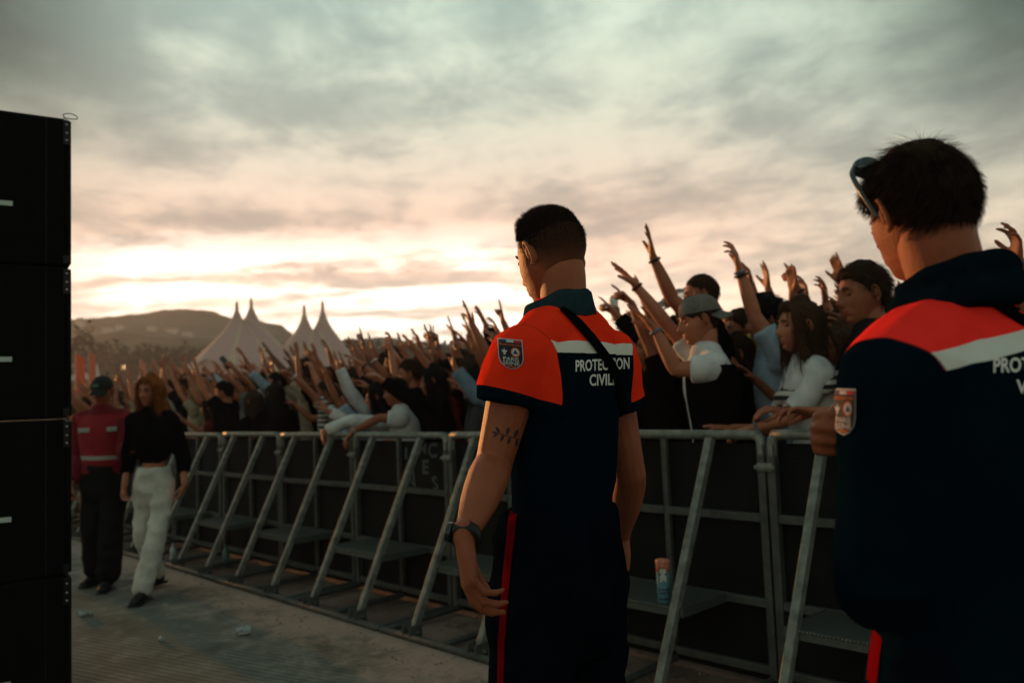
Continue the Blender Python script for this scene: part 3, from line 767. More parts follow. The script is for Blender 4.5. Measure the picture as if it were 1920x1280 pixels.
# camera-ray decals: flat outlines in picture columns and rows laid on a real surface
def bvh_of(info_M, v):
    A = np.array(info_M); P = v.V @ A[:3, :3].T + A[:3, 3]
    return BVHTree.FromPolygons([tuple(p) for p in P], v.F)
def drape(px_g, bvh, M, off=.0015, fallback=None, one=False):
    """px_g: G whose verts are (px, py, lift). returns G in the local space of M"""
    Mi = M.inverted(); out_ = []; last = fallback
    ok = []
    for x, y, z in px_g.V:
        d = ray(x, y).normalized(); h, nrm, i, dist = bvh.ray_cast(CAM, d)
        if h is None:
            out_.append(None); ok.append(False); continue
        if nrm.dot(d) > 0: nrm = -nrm
        out_.append(Mi @ (h - d * (off + z) * .6 + nrm * (off + z) * .5)); ok.append(True)
    F = [f for f in px_g.F if all(ok[i] for i in f)]
    MM = [m_ for f, m_ in zip(px_g.F, px_g.M) if all(ok[i] for i in f)]
    if one and F:      # keep the largest connected piece
        par = list(range(len(out_)))
        def fd(a):
            while par[a] != a: par[a] = par[par[a]]; a = par[a]
            return a
        for f in F:
            for i in f[1:]: par[fd(i)] = fd(f[0])
        cnt = {}
        for f in F: cnt[fd(f[0])] = cnt.get(fd(f[0]), 0) + 1
        best = max(cnt, key=cnt.get); F = [f for f in F if fd(f[0]) == best]; MM = [0] * len(F)
    keep = sorted({i for f in F for i in f}); mp = {a: b for b, a in enumerate(keep)}
    return G([tuple(out_[i]) for i in keep], [tuple(mp[i] for i in f) for f in F], MM)
def text_g(body, x0, y0, width, height, bold=.0, slant=(0, 0), cell=1.5, extr=0):
    """text outline as a mesh in picture units: x0,y0 = left end of the baseline; slant=(dy per x, dx per y)"""
    cu = bpy.data.curves.new('t', 'FONT'); cu.body = body; cu.size = 1; cu.offset = bold; cu.resolution_u = 3
    ob = bpy.data.objects.new('t', cu); COL.objects.link(ob)
    me = ob.evaluated_get(bpy.context.evaluated_depsgraph_get()).to_mesh()
    bm = bmesh.new(); bm.from_mesh(me)
    xs = [v.co.x for v in bm.verts]; ys = [v.co.y for v in bm.verts]
    sx = width / (max(xs) - min(xs)); sy = height / (max(ys) - min(ys)); mx, my = min(xs), min(ys)
    for v in bm.verts:
        X_, Y_ = (v.co.x - mx) * sx, (v.co.y - my) * sy
        v.co = Vector((x0 + X_ + Y_ * slant[1], y0 - Y_ + X_ * slant[0], 0))
    bmesh.ops.triangulate(bm, faces=bm.faces)
    bmesh.ops.subdivide_edges(bm, edges=[e for e in bm.edges if e.calc_length() > cell * 3], cuts=2)
    bmesh.ops.triangulate(bm, faces=bm.faces)
    V = [tuple(v.co) for v in bm.verts]; bm.verts.index_update(); F = [tuple(v.index for v in f.verts) for f in bm.faces]
    bm.free(); bpy.data.objects.remove(ob); bpy.data.curves.remove(cu)
    return G(V, F)
def poly_g(pts, lift=0.0, cell=4.0):
    """filled outline, cut into a grid so that it can bend"""
    bm = bmesh.new(); vs = [bm.verts.new((x, y, lift)) for x, y in pts]; f = bm.faces.new(vs)
    xs = [p[0] for p in pts]; ys = [p[1] for p in pts]
    x = min(xs) + cell
    while x < max(xs):
        bmesh.ops.bisect_plane(bm, geom=bm.verts[:] + bm.edges[:] + bm.faces[:], plane_co=(x, 0, 0), plane_no=(1, 0, 0)); x += cell
    y = min(ys) + cell
    while y < max(ys):
        bmesh.ops.bisect_plane(bm, geom=bm.verts[:] + bm.edges[:] + bm.faces[:], plane_co=(0, y, 0), plane_no=(0, 1, 0)); y += cell
    bmesh.ops.triangulate(bm, faces=bm.faces)
    bm.verts.index_update(); V = [tuple(v.co) for v in bm.verts]; F = [tuple(v.index for v in f.verts) for f in bm.faces]; bm.free()
    return G(V, F)
def band_g(path, w, lift=0.0, n=40):
    """a ribbon along a picture path; w may be a list"""
    P = [Vector((*p, 0)) for p in path]; Ls = [0]
    for a, b in zip(P, P[1:]): Ls.append(Ls[-1] + (b - a).length)
    ws = w if isinstance(w, (list, tuple)) else [w] * len(P)
    V, F = [], []; xs = [p.x for p in P]; ys = [p.y for p in P]
    tt = np.linspace(0, Ls[-1], n); X_ = np.interp(tt, Ls, xs); Y_ = np.interp(tt, Ls, ys); W_ = np.interp(tt, Ls, ws)
    dx = np.gradient(X_); dy = np.gradient(Y_); l = np.hypot(dx, dy); c = 4
    for i in range(n):
        for j in range(c + 1):
            u = (j / c - .5) * W_[i]; V.append((X_[i] - dy[i] / l[i] * u, Y_[i] + dx[i] / l[i] * u, lift))
    for i in range(n - 1):
        for j in range(c): a = i * (c + 1) + j; F.append((a, a + 1, a + c + 2, a + c + 1))
    return G(V, F)

DARKEYE = mat('eye_dark', (.015, .01, .008), .4)
BLACKSHOE = mat('black_leather', (.008, .008, .009), .55)
SK_A = skin('skin_fair', (.36, .130, .066)); SK_B = skin('skin_tan', (.27, .088, .040)); SK_C = skin('skin_brown', (.12, .040, .020))
HAIR_D = mat('hair_dark_brown', (.028, .015, .009), .75, var=.4, vs=60, spec=.06)
HAIR_B = mat('hair_black', (.006, .005, .005), .75, var=.3, vs=60, spec=.06)
HAIR_M = mat('hair_brown', (.045, .024, .013), .75, var=.4, vs=60, spec=.06)
HAIR_L = mat('hair_auburn', (.20, .06, .018), .75, var=.4, vs=60, spec=.06)
HAIR_F = mat('hair_blond', (.20, .12, .055), .75, var=.3, vs=60, spec=.06)
# ------------------------------------------------------------------ the guard in the middle
NAVY = (.0015, .0065, .012)
def uniform_mat(name, orange, stripe=(1.507, 1.535), gain=1.0, cloth=(.62, .61, .55)):
    m = bpy.data.materials.new(name); m.use_nodes = True
    T = NT(m.node_tree); p = T.n['Principled BSDF']; tc = T.new('ShaderNodeTexCoord').outputs['Object']
    n = T.noise(tc, 12, 4, .6); fine = T.noise(tc, 700, 2, .5)
    og = T.mix(n, tuple(c * .85 for c in orange), tuple(min(1, c * 1.1) for c in orange))
    nv = T.mix(n, tuple(c * .8 for c in NAVY), tuple(c * 1.3 for c in NAVY))
    zs = T.attr('hgt')      # smooth height field baked on the cloth before it creased
    col = T.mix(T.m('GREATER_THAN', zs, stripe[0]), nv, cloth)
    col = T.mix(T.m('GREATER_THAN', zs, stripe[1]), col, og)
    sl = T.attr('slv')
    col = T.mix(T.m('GREATER_THAN', sl, 0.0), col, T.mix(T.m('GREATER_THAN', T.attr('cuff'), 0.0), (og), nv))
    # seam line at the armhole and yoke
    seam = T.m('LESS_THAN', T.m('ABSOLUTE', sl), .0022)
    col = T.mix(T.m('MULTIPLY', T.m('MULTIPLY', seam, .55), T.m('GREATER_THAN', zs, stripe[0])), col, tuple(c * .3 for c in orange))
    T.link(col, p.inputs['Base Color']); p.inputs['Roughness'].default_value = .95; p.inputs['Specular IOR Level'].default_value = .0
    b = T.new('ShaderNodeBump'); b.inputs['Strength'].default_value = .55; b.inputs['Distance'].default_value = .003
    T.link(T.m('ADD', T.m('MULTIPLY', T.noise(tc, 260, 3, .6), .6), T.m('MULTIPLY', T.noise(tc, 60, 3, .6), .6)), b.inputs['Height']); T.link(b.outputs[0], p.inputs['Normal'])
    return m
def solve_arm(M, S, L1, L2, epx, wpx, tpx, prefer=(0, 0), k=1.0, n=(0, 0, 1)):
    """elbow, wrist and hand direction in local space from where they show in the picture; S local shoulder.
    prefer: -1 nearer the camera, +1 farther, for elbow and wrist"""
    Sw = M @ Vector(S)
    def pick(C, px, L, pr):
        d = ray(*px).normalized(); oc = CAM - C; b = oc.dot(d); c = oc.dot(oc) - L * L; disc = b * b - c
        if disc <= 0:
            q = CAM + d * (-b); v = q - C
            return C + v.normalized() * L if v.length > L * 1.12 else q
        r = math.sqrt(disc)
        return CAM + d * (-b + (r if pr >= 0 else -r) * (1 if pr else 0))if pr == 0 else CAM + d * (-b + (r if pr > 0 else -r))
    E = pick(Sw, epx, L1, prefer[0]); W_ = pick(E, wpx, L2, prefer[1])
    if (W_ - E).length > L2 * 1.12: W_ = E + (W_ - E).normalized() * L2
    Tp = pick(W_, tpx, .17 * k, 0) if tpx else W_ + (W_ - E).normalized() * .17
    if (Tp - W_).length < .05: Tp = W_ + (W_ - E).normalized() * .15
    Mi = M.inverted(); M3 = Mi.to_3x3()
    return dict(E=Mi @ E, W=Mi @ W_, d=(M3 @ (Tp - W_)).normalized(), n=M3 @ Vector(n))

G1Y = 2.05
def guard1():
    H = 1.88; k = H / 1.8; rz = R(45)
    base = at(1050, 1110, G1Y); loc = V3(base.x, base.y, 0)
    M = Matrix.Translation(loc) @ Matrix.Rotation(rz, 4, 'Z')
    b = .82; shrug = .016; lean = (.028, -.018)
    SL = shoulder(k, -1, lean, b, shrug); SR = shoulder(k, 1, lean, b, shrug)
    aL = solve_arm(M, SL, .30 * k, .238 * k, (926, 868), (871, 1008), (884, 1118), (0, -1), k)
    aL['n'] = (M.to_3x3().inverted() @ V3(.75, .25, -.1)); aL['pose'] = 'relaxed'; aL['fr'] = 1.05
    aR = solve_arm(M, SR, .31 * k, .262 * k, (1180, 888), (1165, 1005), (1155, 1100), (1, 1), k)
    aR['n'] = (-1, 0, 0); aR['pose'] = 'relaxed'; aR['fr'] = 1.05
    def fade(V):
        line = np.interp(np.abs(np.arctan2(V[:, 0], V[:, 1])), [0, .5, .9, 1.15, 1.35, 1.6, 1.9, 2.2, 3.15], [.072, .07, .05, .028, -.03, -.03, -.045, -.07, -.085])
        return np.clip((V[:, 2] - line) / np.interp(np.abs(np.arctan2(V[:, 0], V[:, 1])), [0, 1.2, 1.6, 3.15], [.02, .02, .05, .09]), 0, 1) ** .6
    info = figure(H, loc, rz, b, lean, head=(R(-3), R(-12), R(2)), arms={'L': aL, 'R': aR}, legs={'L': (V3(-.125 * k, .015, .50 * k), V3(-.15 * k, -.02, .095 * k), .15), 'R': (V3(.125 * k, .015, .50 * k), V3(.15 * k, -.02, .095 * k), -.15)}, hs=.985, muscle=1.10, skinm=skin('skin_guard', (.27, .075, .028)), vox=.0042, hd=(96, 80),
                  label='guard in short sleeved orange and navy polo with leaf tattoo, standing before barrier', shrug=shrug, scalp=fade, neckr=.97, headoff=(-.004, .006, .004))
    o = info['o']; Mi = M.inverted()
    # shirt
    g = G(); torso(g, k, lean, .014, b, .90, False, False, shrug, .012)
    g.tube([(-.07, -.055, 1.34 * k), (-.105, -.045, 1.44 * k)], [.075, .06], 12).tube([(.07, -.055, 1.34 * k), (.105, -.045, 1.44 * k)], [.075, .06], 12)
    for s_ in 'LR':
        a = info['arms'][s_]; armtube(g, a['S'], a['E'], a['W'], k, 1.07, .47, .017)
    v = voxel(g, .0058, 5)
    zz = v.V[:, 2].copy()
    slv = np.full(len(v.V), -1.0); cuff = np.full(len(v.V), -1.0)
    for s_, sx in (('L', -1), ('R', 1)):
        a = info['arms'][s_]; S = np.array(a['S']); E = np.array(a['E']); D = (E - S) / np.linalg.norm(E - S)
        s1 = v.V[:, 0] * sx - (abs(S[0]) + np.interp(v.V[:, 2] - S[2], [-.22, -.10, 0, .06, .10], [-.022, -.028, -.026, .0, .035]) + (.0 if sx < 0 else .040))
        t = (v.V - S) @ D
        dist = np.linalg.norm(v.V - (S + np.clip(t, 0, .4)[:, None] * D), axis=1); s1 = np.minimum(s1, .17 - dist)
        slv = np.maximum(slv, s1); 
        ct = t - .47 * np.linalg.norm(E - S) + .026
        cuff = np.where(s1 > -.02, ct, cuff)
    fold = lambda V: .9 + .5 * np.clip((1.52 - V[:, 2]) / .2, 0, 1)
    wrinkle(v, .0095, (5.5, 5.5, 3.8), off=3, mask=fold); wrinkle(v, .0025, (22, 22, 12), off=8)
    um = uniform_mat('uniform_polo', (.86, .036, .012))
    # height field follows the rows seen in the photograph: rises a little over the shoulder blades
    hgt = zz
    sh = obj('polo_shirt', v, um, o, attrs={'hgt': hgt, 'slv': slv, 'cuff': cuff})
    info['shirtV'] = v
    # collar
    COLM = mat('collar_knit', (.016, .034, .042), .95, spec=.0, var=.2, vs=80, bump=.5, bs=500)
    nbp = info['nb']; cz = 1.535 * k + .004
    prof = [(.000, -.022), (.002, .012), (.004, .034), (.010, .041), (.016, .036), (.021, .014), (.027, -.010), (.024, -.014), (.016, .006), (.011, .020)]
    n = 64; Vv, Ff = [], []
    for i in range(n + 1):
        a = R(-90) + (i / n - .5) * R(318)          # centred on the nape (-Y)
        back = .5 + .5 * math.cos(a - R(-90))
        for j, (dr, dz) in enumerate(prof):
            flare = (1 - back) * .012 * (1 if j > 3 else 0)
            r0 = .0575 * k * 1.03
            x = (r0 + dr + flare) * math.cos(a) * 1.02; y = (r0 * 1.04 + dr + flare) * math.sin(a)
            zz_ = cz + dz * (1 + .25 * back) + .012 * back - .020 * (1 - back) + .003 * math.sin(a * 5 + 1)
            Vv.append((x + nbp.x, y + nbp.y + .014, zz_))
    m_ = len(prof)
    for i in range(n):
        for j in range(m_): j2 = (j + 1) % m_; Ff.append((i * m_ + j, i * m_ + j2, (i + 1) * m_ + j2, (i + 1) * m_ + j))
    Ff.append(tuple(range(m_))[::-1]); Ff.append(tuple(n * m_ + j for j in range(m_)))
    obj('collar', G(Vv, Ff), COLM, sh)
    # lettering, strap, badge, tattoo
    bv = bvh_of(M, v)
    WHT = mat('white_print', (.62, .62, .57), .7, var=.12, vs=200)
    def dec(name, g, m, parent, off=.0015, b_=None, one=False):
        d_ = drape(g, b_ or bv, M, off, one=one)
        return obj(name, d_, m, parent, smooth=False) if d_.F else None
    lt = text_g('PROTECTION', 1079, 697, 101, 22, .022, (-.055, 0)).add(text_g('CIVILE', 1105, 723.5, 52, 22, .022, (-.035, 0)))
    dec('lettering', lt, WHT, sh)
    STR = mat('black_webbing', (.0035, .0035, .0035), .9, var=.3, vs=200, bump=.6, bs=700, spec=.0)
    path = [(1052, 579), (1064, 587), (1082, 604), (1108, 634), (1128, 660), (1145, 684), (1156, 706), (1163, 740), (1168, 775), (1170, 812), (1171, 850)]
    st = drape(band_g(path, [8, 12, 15, 15, 15, 15, 15, 14, 12, 9, 6], 0, 70), bv, M, .006, one=True)
    so = obj('sling_strap', st, STR, o); sm = so.modifiers.new('s', 'SOLIDIFY'); sm.thickness = .003; sm.offset = 0
    badge(958, 664, 44, 54, bv, M, sh, skew=(.06, -.10))
    # tattoo on the upper arm
    bvb = bvh_of(M, info_body(info))
    t = G(); stem = [(934, 812), (946, 816), (958, 819), (970, 822), (982, 826), (992, 832)]
    t.add(band_g(stem, 1.6, 0, 24))
    for x, y, a, L in ((937, 812, 120, 15), (945, 815, -120, 14), (950, 816, 75, 17), (957, 819, -110, 15), (964, 820, 65, 18), (969, 822, -95, 15), (976, 824, 60, 17), (983, 827, -70, 14), (990, 831, 40, 13), (991, 832, -20, 12), (934, 811, 175, 12), (933, 812, -140, 11)):
        ca_, sa_ = math.cos(R(a)), -math.sin(R(a)); pts = []
        for u, w_ in ((0, 0), (.25, .16), (.55, .20), (.8, .12), (1, 0), (.8, -.12), (.55, -.20), (.25, -.16)): pts.append((x + ca_ * u * L - sa_ * w_ * L, y + sa_ * u * L + ca_ * w_ * L))
        t.add(poly_g(pts[::-1], 0, 3.5))
    dec('tattoo', t, mat('tattoo_ink', (.035, .016, .014), .6), o, .0008, bvb)
    # trousers, belt loop highlight and red side stripe
    TR = mat('navy_twill', (.0025, .004, .007), 1.0, spec=.0, var=.3, vs=30, bump=.4, bs=600)
    to, tv = trousers(info, TR, .013, .7, .97, .010, build=1.0, waist=1.09, seed=4, amp=.009)
    bt = bvh_of(M, tv)
    dec('side_stripe', band_g([(969, 921), (961, 975), (955, 1030), (950, 1085), (947, 1120), (941, 1200), (939, 1290)], [15, 15, 14, 14, 13, 12, 12], 0, 60), mat('red_tape', (.15, .003, .005), 1.0, spec=.0, var=.25, vs=25), to, .004, bt, True)
    # watch
    a = info['arms']['L']; d = (a['W'] - a['E']).normalized(); c = a['E'].lerp(a['W'], .97)
    g = G(); g.tube([c - d * .012, c - d * .006, c + d * .006, c + d * .012], [.0318, .0335, .0335, .0318], 28, flat=True)
    wo = obj('watch', g, mat('watch_strap', (.008, .008, .008), .5), o)
    side = (M.to_3x3().inverted() @ V3(-1, -.15, 0)); side = (side - d * side.dot(d)).normalized()
    g = G(); g.tube([c + side * .029, c + side * .040], [.0215, .0205], 24, flat=True); obj('watch_case', g, mat('watch_case', (.05, .05, .05), .3, .8), wo, bevel=.001)
    g = G(); g.tube([c + side * .0400, c + side * .0415], [.0175, .017], 24, flat=True); obj('watch_face', g, mat('watch_glass', (.40, .16, .04), .25, .3), wo)
    # hair: faded sides, longer brushed top
    def topmask(V):
        az = np.abs(np.arctan2(V[:, 0], V[:, 1]))
        return np.clip((V[:, 2] - np.interp(az, [0, .6, 1.1, 1.6, 2.2, 3.15], [.072, .068, .050, .046, .048, .052])) / .035, 0, 1)
    cf = lambda P: np.stack([P[:, 0] * 2.0 - .15, np.full(len(P), .65), np.full(len(P), .22)], 1)
    ho = headpart(info, strands(9000, .012, cf, .0013, 25, mask=topmask, lift=.8, jitter=.3, seg=2, minm=.02), 'hair', HAIR_D)
    s1 = strands(9000, lambda P, mm: (.010 + .024 * np.clip((P[:, 1] + .04) / .12, 0, 1)) * (.4 + .6 * mm), cf, .0014, 5, mask=topmask, lift=.75, jitter=.36, thick=.008, grav=-.02, minm=.05)
    s2 = strands(11000, lambda P, mm: .002 + .013 * np.clip((P[:, 2] + .02) / .07, 0, 1), comb_down, .0007, 6, mask=lambda V: fade(V), lift=.35, jitter=.22, seg=2, minm=.25)
    headpart(info, s1, 'hair_tufts', HAIR_D).parent = ho; headpart(info, s2, 'hair_stubble', HAIR_B).parent = ho
    return info
def info_body(info):
    me = info['o'].data; n = len(me.vertices); V = np.empty(n * 3); me.vertices.foreach_get('co', V)
    return G(V.reshape(-1, 3), [tuple(p.vertices) for p in me.polygons])
def badge(cx, cy, w, h, bv, M, parent, skew=(0, 0), gain=1.0):
    """shield-shaped shoulder badge: dark field, tricolour bar, emblem, two words"""
    K = mat('badge_field', (.006, .008, .014), .7, bump=.4, bs=600); Wt = mat('badge_white', (.42, .42, .42), .7); Og = mat('badge_orange', (.55, .10, .025), .7)
    Bl = mat('badge_blue', (.01, .03, .12), .7); Rd = mat('badge_red', (.45, .012, .02), .7)
    X = lambda u, v: (cx + u * w + v * h * skew[0], cy + v * h + u * w * skew[1] * -1)
    def P(pts): return [X(u, v) for u, v in pts]
    def put(name, g, m, off, par): 
        d_ = drape(g, bv, M, off)
        return obj(name, d_, m, par, smooth=False) if d_.F else None
    shield = [(-.5, -.5), (.5, -.5), (.5, .12), (.42, .32), (.24, .44), (0, .5), (-.24, .44), (-.42, .32), (-.5, .12)]
    b = put('badge', poly_g(P([(u * 1.05, v_ * 1.04) for u, v_ in shield])[::-1], 0, 4), Wt, .003, parent)
    if not b: return
    put('badge_panel', poly_g(P([(u * .97, v_ * .975) for u, v_ in shield])[::-1], 0, 4), K, .0042, b)
    for (a0, a1, m) in ((-.46, -.17, Bl), (-.15, .14, Wt), (.16, .46, Rd)):
        put('tricolour', poly_g(P([(a0, -.47), (a1, -.47), (a1, -.395), (a0, -.395)])[::-1], 0, 4), m, .0050, b)
    put('title', (lambda g: g)(text_g('PROTECTION CIVILE', *X(-.44, -.275), w * .88, h * .07, .01, (-skew[1], 0))), Og, .0052, b)
    # emblem: orange ring with a triangle
    ring = [X(.20 + .20 * math.cos(R(a)), -.07 + .165 * math.sin(R(a))) for a in range(0, 360, 20)]
    put('emblem', poly_g(ring[::-1], 0, 4), Og, .0050, b)
    put('emblem_field', poly_g([X(.20 + .155 * math.cos(R(a)), -.07 + .128 * math.sin(R(a))) for a in range(0, 360, 20)][::-1], 0, 4), Wt, .0056, b)
    put('emblem_triangle', poly_g([X(.20, -.165), X(.315, -.01), X(.085, -.01)][::-1], 0, 4), Bl, .0062, b)
    # small lily
    put('lily', poly_g([X(-.25, -.20), X(-.21, -.10), X(-.12, -.13), X(-.17, -.04), X(-.22, -.02), X(-.20, .04), X(-.30, .04), X(-.28, -.02), X(-.33, -.04), X(-.38, -.13), X(-.29, -.10)][::-1], 0, 4), Wt, .0054, b)
    put('words', text_g('PARIS', *X(-.32, .235), w * .64, h * .125, .02, (-skew[1], 0)).add(text_g('SEINE', *X(-.36, .375), w * .70, h * .125, .02, (-skew[1], 0))), Wt, .0054, b)
    put('scroll', band_g([X(-.18, .42), X(-.05, .405), X(.06, .43), (X(.18, .415))], h * .035, 0, 12), Og, .0054, b)
G1 = guard1()

# ------------------------------------------------------------------ the guard at the right edge, in a hooded jacket
def guard2():
    Y2 = 1.27; H = 1.775; k = H / 1.8; rz = R(34)
    base = at(1822, 1000, Y2); loc = V3(base.x, base.y, 0)
    M = Matrix.Translation(loc) @ Matrix.Rotation(rz, 4, 'Z')
    b = 1.04; lean = (-.005, -.0); shrug = .0
    SL = shoulder(k, -1, lean, b, shrug); SR = shoulder(k, 1, lean, b, shrug)
    aL = dict(E=SL + V3(.01, -.01, -.30 * k), W=SL + V3(.02, .22, -.36 * k), d=(.6, .6, -.1), n=(0, 0, -1), pose='relaxed')
    Mi_ = M.inverted(); Wt = Mi_ @ at(1597, 822, 1.48); Tt = Mi_ @ at(1528, 812, 1.44)
    aL = dict(E=SL + V3(.0, .03, -.30 * k), W=SL + V3(.17, .14, -.27 * k), d=(1, .1, .1), n=(0, -1, 0), pose='relaxed')
    Ee = SR.lerp(Wt, .5) + V3(.06, .06, -.12)
    aR = dict(E=Ee, W=Wt, d=(Tt - Wt), n=M.to_3x3().inverted() @ V3(.2, -1, 0), pose='grip')
    info = figure(H, loc, rz, b, lean, head=(R(-18), R(-4), R(-2)), arms={'L': aL, 'R': aR}, hs=.865, muscle=1.05, skinm=SKG, vox=.0055, hd=(96, 80),
                  label='guard with dark tousled hair and sunglasses pushed up, in hooded orange and navy jacket', shrug=shrug, headoff=(-.032, .004, .006),
                  scalp=lambda V: scalp_mask(V, front=.06, side=.0, nape=-.085, soft=.02))
    o = info['o']
    g = G(); torso(g, k, lean, .024, b, .86, False, False, shrug, .010)
    g.tube([(-.07, -.055, 1.32 * k), (-.10, -.05, 1.43 * k)], [.08, .065], 12).tube([(.07, -.055, 1.32 * k), (.10, -.05, 1.43 * k)], [.08, .065], 12)
    for s_ in 'LR':
        a = info['arms'][s_]; armtube(g, a['S'], a['E'], a['W'], k, 1.04, 1.90, .018)
    v = voxel(g, .0062, 5); zz = v.V[:, 2].copy()
    slv = np.full(len(v.V), -1.0)
    for s_, sx in (('L', -1), ('R', 1)):
        S = np.array(info['arms'][s_]['S']); E = np.array(info['arms'][s_]['E']); D = (E - S) / np.linalg.norm(E - S)
        s1 = v.V[:, 0] * sx - (abs(S[0]) + np.interp(v.V[:, 2] - S[2], [-.22, -.06, -.02, .02, .05, .08, .11], [-.06, -.030, -.012, .012, .04, .075, .11]))
        t = (v.V - S) @ D
        dist = np.linalg.norm(v.V - (S + np.clip(t, 0, .6)[:, None] * D), axis=1)
        slv = np.maximum(slv, np.minimum(s1, .125 - dist))
    wrinkle(v, .009, (5.5, 5.5, 3.6), off=13, mask=lambda V: .25 + .75 * np.clip((1.42 - V[:, 2]) / .2, 0, 1)); wrinkle(v, .0025, (20, 20, 14), off=3)
    um = uniform_mat('uniform_jacket', (1.0, .035, .026), stripe=(1.449, 1.475), cloth=(.60, .62, .58))
    # navy sleeves all over: cuff attribute always on
    sh = obj('jacket', v, um, o, attrs={'hgt': zz - .16 * v.V[:, 0], 'slv': slv, 'cuff': np.full(len(v.V), 1.0)})
    bv = bvh_of(M, v)
    # hood lying in folds round the neck
    HD = mat('hood_fleece', (.003, .008, .013), .95, spec=.0, var=.3, vs=40, bump=.5, bs=500)
    g = G(); nb = info['nb']
    def hoodring(z, rx, ry, th, tz, oy=0, a0=-90, span=330, amp=.0, ph=0):
        pts, rr = [], []
        for i in range(25):
            u = i / 24 - .5; a = R(a0 + u * span); bk = math.cos(u * math.pi)
            pts.append((nb.x + rx * math.cos(a), nb.y + .012 + oy + ry * math.sin(a), z + .018 * bk * tz + amp * math.sin(9 * u + ph) - .02 * (1 - bk)))
            rr.append((th * (.6 + .5 * bk), th * (.7 + .5 * bk)))
        g.tube(pts, rr, 12, ref=(0, 0, 1), sub=2)
    zc = 1.516 * k
    hoodring(zc + .026, .082, .076, .023, 1.0, -.006, amp=.004)
    hoodring(zc + .050, .074, .071, .019, 1.5, -.004, amp=.004, ph=2.2)
    hv = voxel(g, .0055, 3); wrinkle(hv, .006, (14, 14, 26), off=2)
    obj('hood', hv, HD, sh)
    WHT = MATS['white_print']
    lt = text_g('PROTECTION', 1862, 699, 170, 28, .022, (-.02, 0)).add(text_g('VILE', 1905, 738, 58, 26, .022, (-.02, 0)))
    d_ = drape(lt, bv, M, .0015)
    # the letters past the picture's edge run on over the back
    obj('lettering', d_, WHT, sh, smooth=False)
    st = drape(band_g([(1730, 500), (1752, 512), (1790, 527), (1850, 556), (1905, 590), (1960, 622), (2040, 672), (2110, 725)], [16, 18, 20, 21, 22, 22, 22, 22], 0, 60), bv, M, .006, one=True)
    so = obj('sling_strap', st, MATS['black_webbing'], o); so.modifiers.new('s', 'SOLIDIFY').thickness = .003
    badge(1584, 772, 42, 84, bv, M, sh, skew=(.0, -.02))
    TR = MATS['navy_twill']
    to, tv = trousers(info, TR, .020, .7, .97, .011, build=1.05, seed=9, amp=.008)
    bt = bvh_of(M, tv)
    d_ = drape(band_g([(1655, 1100), (1648, 1180), (1640, 1240), (1634, 1300)], 20, 0, 40), bt, M, .004, one=True)
    if d_.F: obj('side_stripe', d_, MATS['red_tape'], to, smooth=False)
    # hair
    HK = dict(front=.055, side=.0, nape=-.082, soft=.02)
    ho = headpart(info, hair_shell(.007, .005, 4, .008, **HK), 'hair', HAIR_D)
    def comb(P):
        c = P - np.array([.01, -.04, .0]); a = np.stack([c[:, 0] + .3 * c[:, 1], c[:, 1] - .2 * c[:, 0], -np.abs(c[:, 2]) * .5 - .05], 1)
        Nn = P / np.linalg.norm(P, axis=1, keepdims=True); a = a - Nn * (a * Nn).sum(1)[:, None] * .8
        return a / np.linalg.norm(a, axis=1, keepdims=True)
    s1 = strands(15000, lambda P, mm: .028 + .014 * np.clip(P[:, 2] / .1, 0, 1), comb, .0011, 15, lift=.16, jitter=.15, thick=.008, seg=4, **HK)
    s2 = strands(900, .038, comb, .0008, 16, lift=1.6, jitter=.4, thick=.010, seg=4, mask=lambda V: np.clip((V[:, 2] - .085) / .02, 0, 1))
    headpart(info, s1, 'hair_tufts', HAIR_D).parent = ho; headpart(info, s2, 'hair_wisps', HAIR_D).parent = ho
    # sunglasses pushed up over the forehead
    e = empty('sunglasses'); Mw = M @ info['Mh']; e.matrix_world = Matrix.Translation(Mw @ V3(0, .06, .10))
    Mi = e.matrix_world.inverted() @ Mw
    FR = mat('sunglass_frame', (.02, .03, .03), .25, spec=.6); TP = mat('temple_gilt', (.25, .13, .05), .3, .8)
    for sx in (-1, 1):
        g = G(); g.tube([(sx * .037, .072, .112), (sx * .037, .073, .116)], [(.029, .021), (.028, .020)], 20, ref=(1, 0, 0)); obj('lens', g.xf(Mi), mat('dark_lens', (.01, .02, .022), .12, spec=.8), e)
        g = G(); g.tube([(sx * .072, .066, .110), (sx * .090, .050, .092), (sx * .098, .030, .060), (sx * .097, .012, .026), (sx * .091, .000, -.004)], [(.0028, .0048)] * 4 + [(.0035, .006)], 8, sub=4); obj('temple', g.xf(Mi), FR, e)
    g = G(); g.tube([(-.072, .066, .110), (-.037, .074, .130), (0, .078, .122), (.037, .074, .130), (.072, .066, .110)], [.0038] * 5, 8, sub=4); obj('frame', g.xf(Mi), FR, e)
    tag(e, 'dark sunglasses pushed up on the head of the guard in the hooded jacket', 'sunglasses')
    return info
SKG = MATS['skin_guard']
G2 = guard2()

